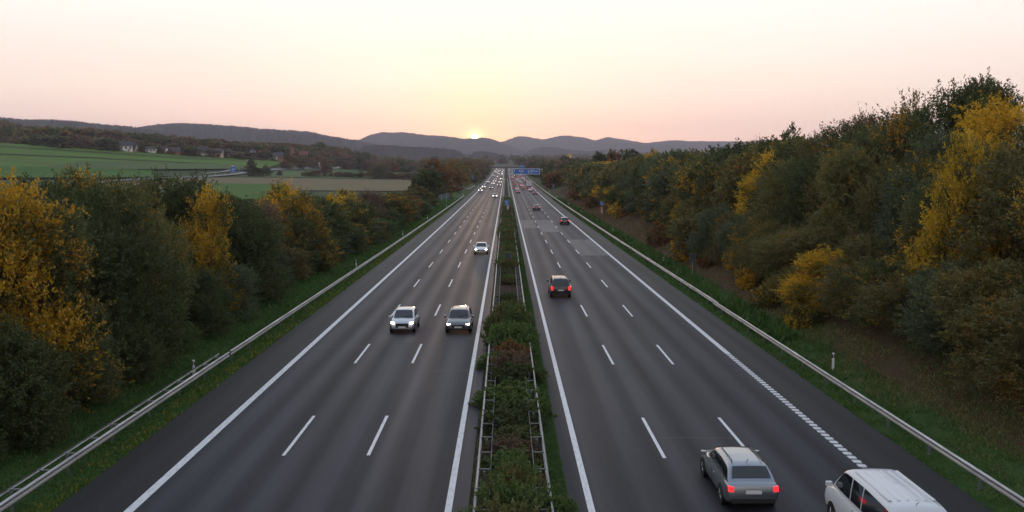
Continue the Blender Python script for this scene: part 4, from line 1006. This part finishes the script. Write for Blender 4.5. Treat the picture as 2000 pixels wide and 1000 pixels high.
def build_car(kind, paint, oncoming):
    S = SPEC[kind]; L, Wd = S['L'], S['W']; pm = M[paint]
    o = thing({'van': 'van', 'suv': 'car', 'estate': 'car', 'hatch': 'car', 'saloon': 'car'}[kind], '', 'car')
    v, f = loft_body(L, Wd, S['st']); m = MB(); m.add(v, f)
    rb, rt, ft, fb, H, belt = S['cab']; wb, wt = Wd * .465, Wd * (.36 if kind != 'van' else .42)
    zc = belt - .03
    ys_ = np.linspace(rb * L, fb * L, 41); kn = np.array([rb, rt, rt + .07, (rt + ft) / 2, ft - .06, ft, fb]) * L
    zk = np.array([zc, H - .10, H - .035, H, H - .02, H - .07, zc])
    ZT = lambda y: float(np.interp(y, kn, zk))
    fine = np.linspace(rb * L - .3, fb * L + .3, 400); zf_ = np.interp(fine, kn, zk); ker = np.hanning(27); ker /= ker.sum(); zsm = np.convolve(np.pad(zf_, 13, mode='edge'), ker, 'valid')
    ZS = lambda y: max(zc, float(np.interp(y, fine, zsm)))
    def side_x(y, z):
        t_ = (z - zc) / (H - zc); plan = 1 - .09 * max(0, (y / L - (ft - .12)) / (fb - ft + .12)) ** 2 - .06 * max(0, ((rt + .1) - y / L) / (rt + .1 - rb)) ** 2
        return (wb + (wt - wb) * t_ - .05 * (t_ ** 4)) * plan
    cv = []; nn_ = 11
    for y in ys_:
        z = ZS(y); h_ = z - zc
        half = [(side_x(y, zc), zc), (side_x(y, zc + h_ * .45), zc + h_ * .45), (side_x(y, zc + h_ * .86), zc + h_ * .86), (side_x(y, z) * .93, zc + h_ * .965), (side_x(y, z) * .7, z + .012 * h_), (0, z + .035 * h_)]
        cv += [(x, y, z_) for x, z_ in half] + [(-x, y, z_) for x, z_ in half[-2::-1]]
    cf = [(j * nn_ + i, j * nn_ + i + 1, (j + 1) * nn_ + i + 1, (j + 1) * nn_ + i) for j in range(40) for i in range(nn_ - 1)]
    body = m.build('body', pm, o, True); body.data.materials.append(M['trim'])
    try: body.data.set_sharp_from_angle(angle=R_(38))
    except Exception: pass
    bevel(body, .035, 2, 32)
    q = MB(); q.add(cv, cf); cab = q.build('roof', pm, o, True)
    gl = M['glass']
    def pane_end(nm, ya, yb_, wf):
        q = MB(); k = 9; V = []
        for y in np.linspace(ya, yb_, k):
            z = ZS(y); h_ = z - zc; w_ = side_x(y, z) * wf
            for xx in (-1, -.5, 0, .5, 1): V.append((xx * w_, y + (.014 if ya > 0 else -.014), z + (.035 - .024 * abs(xx) ** 2) * h_ + .008))
        q.add(V, [(j * 5 + i, j * 5 + i + 1, j * 5 + i + 6, j * 5 + i + 5) for j in range(k - 1) for i in range(4)]); q.build(nm, gl, o, True)
    pane_end('windscreen', ft * L + .0, fb * L - .08 * (fb - ft) * L, .88)
    pane_end('rear_window', rb * L + (.30 * (rt - rb) * L), rt * L + .01, .86)
    def pane_side(ya, yb_, s_):
        q = MB(); V = []; yy = np.linspace(ya, yb_, 13)
        for y in yy:
            lo = zc + .09; hi = max(lo + .01, ZS(y) - .115)
            for z in (lo, (lo + hi) / 2, hi): V.append((s_ * (side_x(y, z) + .010), y, z))
        q.add(V, [(j * 3 + i, j * 3 + i + 1, j * 3 + i + 4, j * 3 + i + 3) for j in range(12) for i in range(2)]); q.build('side_window', gl, o, True)
    for s_ in (-1, 1):
        if kind == 'van':
            for a_, b_ in ((ft * L - .72, fb * L - .32), (-.10 * L, ft * L - .80), (-.44 * L, -.115 * L)): pane_side(a_, b_, s_)
        else: mid_ = .01 * L; pane_side(rb * L + .22, mid_ - .04, s_); pane_side(mid_ + .04, fb * L - .34, s_)
    # roof ribs of the van, roof rails of estates
    if kind == 'van':
        q = MB()
        for x in np.linspace(-.62, .62, 6): q.prism([(x - .05, H - .012), (x + .05, H - .012), (x + .03, H + .022), (x - .03, H + .022)], rt * L + .55, ft * L - .45)
        q.build('roof_rib', pm, o)
    if S['roofrail']:
        for s_ in (-1, 1):
            q = MB(); x = s_ * wt * .80; q.tube((x, rt * L + .25, H + .035), (x, ft * L - .25, H + .035), .016, n=6); q.tube((x, rt * L + .25, H - .02), (x, rt * L + .25, H + .04), .016, n=6); q.tube((x, ft * L - .25, H - .02), (x, ft * L - .25, H + .04), .016, n=6); q.build('roof_rail', M['trim'], o)
    r = .33 if kind in ('suv', 'van') else .315
    for y in (-.31 * L, .315 * L):
        for s_ in (-1, 1):
            wheel_parts(o, s_ * (Wd / 2 - .11), y, r, .235)
            q = MB(); q.tube((s_ * (Wd / 2 - .06), y, r + .01), (s_ * (Wd / 2 + .004), y, r + .01), r + .05, n=20); q.build('wheel_arch', M['trim'], o)
    # lamps
    zt_f = S['st'][-3][3]; lamp_z = zt_f - .06
    hl = M['head_on'] if oncoming else M['head_off']; tl = M['tail_off'] if oncoming else M['tail_on']
    for s_ in (-1, 1):
        q = MB(); q.prism([(s_ * Wd * .30, lamp_z - .07), (s_ * Wd * .425, lamp_z - .06), (s_ * Wd * .435, lamp_z + .035), (s_ * Wd * .29, lamp_z)], L * .46, L * .494); bevel(q.build('headlight', hl, o), .012)
        zz0 = S['st'][1][3]; h_ = .17 if kind in ('saloon', 'hatch', 'estate') else .34
        q = MB(); q.prism([(s_ * Wd * .37, zz0 - h_ - .02), (s_ * Wd * .458, zz0 - h_), (s_ * Wd * .455, zz0 + .0), (s_ * Wd * .36, zz0 - .02)], -L * .503, -L * .47); bevel(q.build('tail_light', tl, o), .012)
        q = MB(); x = s_ * (Wd / 2 + .06); y = (fb - .035) * L; q.add(*mirror_geo(x, y, belt + .07)); bevel(q.build('mirror', pm, o), .02)
    MB().box(-Wd * .25, Wd * .25, L * .485, L * .503, .42, lamp_z - .06).build('grille', M['trim'], o)
    MB().box(-.26, .26, L * .5035, L * .508, .40, .51).build('number_plate', M['plate'], o)
    MB().box(-.26, .26, -L * .512, -L * .503, .62, .73).build('number_plate', M['plate'], o)
    MB().box(-Wd * .40, Wd * .40, -L * .506, -L * .45, .30, .44).build('rear_bumper', M['trim'], o)
    for s_ in (-1, 1):
        for (ya, yb_) in (((-.02 * L - .012, -.02 * L)),):
            MB().box(s_ * Wd / 2 - .004, s_ * Wd / 2 + .003, ya, yb_ + .006, .34, belt - .1).build('door_seam', M['trim'], o)
        MB().box(min(s_ * Wd * .499, s_ * Wd * .499 + s_ * .018), max(s_ * Wd * .499, s_ * Wd * .499 + s_ * .018), -.12 * L, -.12 * L + .2, belt - .2, belt - .17).build('door_handle', pm, o)
    q = MB(); yw = fb * L - .10; q.tube((-.55, yw - .12, ZS(yw - .12) + .03), (.05, yw + .02, ZS(yw + .02) + .045), .012, n=5); q.build('wiper', M['trim'], o)
    q = MB(); q.tube((0, rt * L + .3, H - .02), (0, rt * L + .12, H + .12), .012, .006, n=5); q.build('aerial', M['trim'], o)
    index_kids(o); return o
def mirror_geo(x, y, z):
    a, b, c = .10, .06, .075
    return [(x + sx * a, y + sy * b, z + sz * c) for sz in (-1, 1) for sx, sy in ((-1, -1), (1, -1), (1, 1), (-1, 1))], [(0, 3, 2, 1), (4, 5, 6, 7), (0, 1, 5, 4), (1, 2, 6, 5), (2, 3, 7, 6), (3, 0, 4, 7)]
car_cache = {}
def put_car(kind, paint, x, y, oncoming, label, z=None, rz=None, group=None, cat=None):
    key = (kind, paint, oncoming)
    if key in car_cache: o = copy_tree(car_cache[key])
    else: o = car_cache[key] = build_car(*key)
    z = float(road_z(y)) if z is None else z
    o.location = (x, y, z); o.rotation_euler = (-0.0 if not oncoming else 0, 0, (math.pi if oncoming else 0) if rz is None else rz)
    tag(o, label, cat or ('van' if kind == 'van' else 'car'), group)
    return o
KW = {'estate': 'estate car', 'hatch': 'hatchback', 'saloon': 'saloon car', 'suv': 'off-roader', 'van': 'van'}
ON = [(785, 652, 'hatch', 'silver'), (896, 652, 'estate', 'grey'), (940, 497, 'saloon', 'white'), (965, 386, 'saloon', 'white'), (936.5, 375.5, 'suv', 'silver'), (943.5, 367.5, 'hatch', 'white'), (958.5, 368.5, 'saloon', 'grey'), (974.5, 363.5, 'estate', 'grey'), (951.8, 357, 'saloon', 'pale grey'),
      (962, 360.5, 'hatch', 'white'), (965.3, 356, 'suv', 'grey'), (977, 357.5, 'saloon', 'silver'), (967.5, 352, 'suv', 'black'), (979, 351.5, 'estate', 'black'), (964, 343.5, 'saloon', 'grey'), (971, 346, 'hatch', 'silver'), (980, 343.2, 'estate', 'grey'), (975, 341, 'saloon', 'white'), (969, 336.6, 'hatch', 'white'), (981.5, 337.5, 'saloon', 'silver'), (974, 336, 'suv', 'grey'), (976.5, 333.6, 'saloon', 'white'), (971.8, 332.2, 'hatch', 'white'), (983, 334, 'saloon', 'white'), (980.5, 339.8, 'hatch', 'white'), (972, 339.2, 'saloon', 'silver')]
AW = [(1096, 582, 'suv', 'black'), (1105, 439, 'hatch', 'black'), (1048, 411, 'saloon', 'black'), (1045, 380.5, 'hatch', 'grey'), (1013, 377.5, 'saloon', 'grey'), (1031.5, 374.2, 'estate', 'white'), (1041.8, 372.5, 'estate', 'silver'), (1007, 369, 'hatch', 'dark red'), (1023, 370.5, 'suv', 'grey'), (1011.5, 372, 'hatch', 'silver'), (1005.5, 362.4, 'hatch', 'red'), (1017.5, 362.6, 'saloon', 'red'), (1025, 358.2, 'hatch', 'black'), (1028, 355.5, 'estate', 'grey'), (1016.5, 357.5, 'saloon', 'silver'), (1002.5, 358, 'estate', 'dark red'), (1002.5, 351, 'hatch', 'red'), (1011.5, 351.8, 'saloon', 'silver'), (1010.8, 347.6, 'hatch', 'red'), (1000, 345, 'saloon', 'grey'), (1015.5, 343.4, 'hatch', 'silver'), (1007.5, 342, 'saloon', 'black'), (1009, 354.5, 'hatch', 'silver'), (1020.5, 365.5, 'saloon', 'silver'), (1022, 350, 'hatch', 'white'), (1019, 346.5, 'suv', 'red'), (1004, 340.5, 'saloon', 'red'), (1010, 339, 'hatch', 'white'), (1001, 348, 'suv', 'silver'), (1006.5, 345, 'hatch', 'dark red'), (1003, 337, 'saloon', 'silver'), (996, 332.5, 'saloon', 'pale grey'), (995, 334.5, 'hatch', 'white')]
lane_on = {'outer': -10.55, 'middle': -7.1, 'inner': -3.5}; lane_aw = {'inner': 4.6, 'middle': 7.95, 'slow': 11.55}
def arrange(lst, lanes, oncoming):
    items = []
    for px, py, kd, pt in lst:
        p = on_ground(px, py, True); ln = min(lanes, key=lambda a: abs(lanes[a] - p.x)); L = SPEC[kd]['L']
        x = .6 * p.x + .4 * lanes[ln] if p.y > 150 else p.x * .85 + lanes[ln] * .15
        x = max(lanes[ln] - .75, min(lanes[ln] + .75, x)); items.append([ln, p.y + L / 2, x, kd, pt])
    for ln in lanes:
        row = sorted([i for i in items if i[0] == ln], key=lambda i: i[1])
        for a, b in zip(row, row[1:]):
            if b[1] - a[1] < 6.5: b[1] = a[1] + 6.5
        for n, (l_, y, x, kd, pt) in enumerate(row):
            if oncoming: lab = f'{pt} {KW[kd]} with headlights on, {ordn(n)} from the camera in the {ln} oncoming lane'
            else: lab = f'{pt} {KW[kd]} with red tail lights, {ordn(n + (1 if ln == "middle" else 2 if ln == "slow" and y > 460 else 1 if ln == "slow" else 0))} from the camera in our {ln} lane'
            put_car(kd, 'car_' + pt, x, y, oncoming, lab, group='cars driving towards the camera' if oncoming else 'cars driving away from the camera')
arrange(ON, lane_on, True); arrange(AW, lane_aw, False)
put_car('estate', 'car_steel grey', 8.15, 32.6, False, 'large silver grey estate car with red tail lights, nearest the camera in our middle lane', group='cars driving away from the camera')
put_car('van', 'van_white', 11.35, 27.6, False, 'white van with ribbed roof cut off at the bottom edge in our slow lane')
# vehicles on the country road
for px, py, kd, pt, txt in ((663, 329.5, 'hatch', 'white', 'small white car on the country road, nearer the slim white pillar'), (687, 329.5, 'saloon', 'white', 'small white car on the country road, just before the parked van'), ):
    p = on_ground(px, py); o = put_car(kd, 'car_' + pt, p.x, p.y, True, txt, z=float(ground_z(p.x, p.y)) + .8, rz=math.pi * .62)
p = on_ground(727, 329); o = put_car('van', 'van_white', p.x, p.y, True, 'white van parked by the dark tree in the valley', z=float(ground_z(p.x, p.y)) + .3, rz=math.pi / 2, cat='van'); o.scale = (1.6, 1.6, 1.6)
def truck():
    p = on_ground(1037.8, 368, True); x = 11.6; o = thing('lorry', 'tall white box lorry with grey rear doors in our slow lane amid the traffic', 'lorry', (x, p.y, float(road_z(p.y))))
    MB().box(-1.27, 1.27, 0, 9.5, 1.1, 4.15).build('box_body', M['van_white'], o)
    for s_ in (-1, 1): d = MB().box(min(s_ * .04, s_ * 1.12), max(s_ * .04, s_ * 1.12), -.06, -.004, 1.25, 3.8).build('rear_door', M['van_white'], o); MB().tube((s_ * .35, -.09, 1.3), (s_ * .35, -.09, 3.75), .03, n=6).build('lock_bar', M['steel_dark'], d)
    MB().box(-1.25, 1.25, -.1, -.004, 3.85, 4.1).build('roof_bar', M['car_red'], o)
    MB().box(-1.2, 1.2, -.05, 9, .75, 1.08).build('chassis', M['trim'], o); MB().box(-1.2, 1.2, -.1, .0, .45, .68).build('bumper', M['trim'], o)
    for s_ in (-1, 1): MB().box(min(s_ * .8, s_ * 1.18), max(s_ * .8, s_ * 1.18), -.14, -.104, .5, .66).build('tail_light', M['tail_on'], o)
    c = MB().box(-1.2, 1.2, 9.9, 12.0, .6, 3.5).build('cab', M['car_white'], o); bevel(c, .12)
    for y in (1.6, 2.9, 10.8):
        for s_ in (-1, 1): wheel_parts(o, s_ * 1.02, y, .5, .4)
truck()

# ------------------------------------------------------------------ evening haze
hz = MB().box(-6300, 6300, -120, 9500, -2.5, 420).build('haze', None)
hm = bpy.data.materials.new('haze'); hm.use_nodes = True; hm.node_tree.nodes.clear()
pv = hm.node_tree.nodes.new('ShaderNodeVolumePrincipled'); ho = hm.node_tree.nodes.new('ShaderNodeOutputMaterial'); hm.node_tree.links.new(pv.outputs[0], ho.inputs['Volume'])
pv.inputs['Color'].default_value = (.90, .86, 1.0, 1); pv.inputs['Density'].default_value = 9.5e-5; pv.inputs['Anisotropy'].default_value = .45
hz.data.materials.append(hm); tag(hz, kind='stuff')
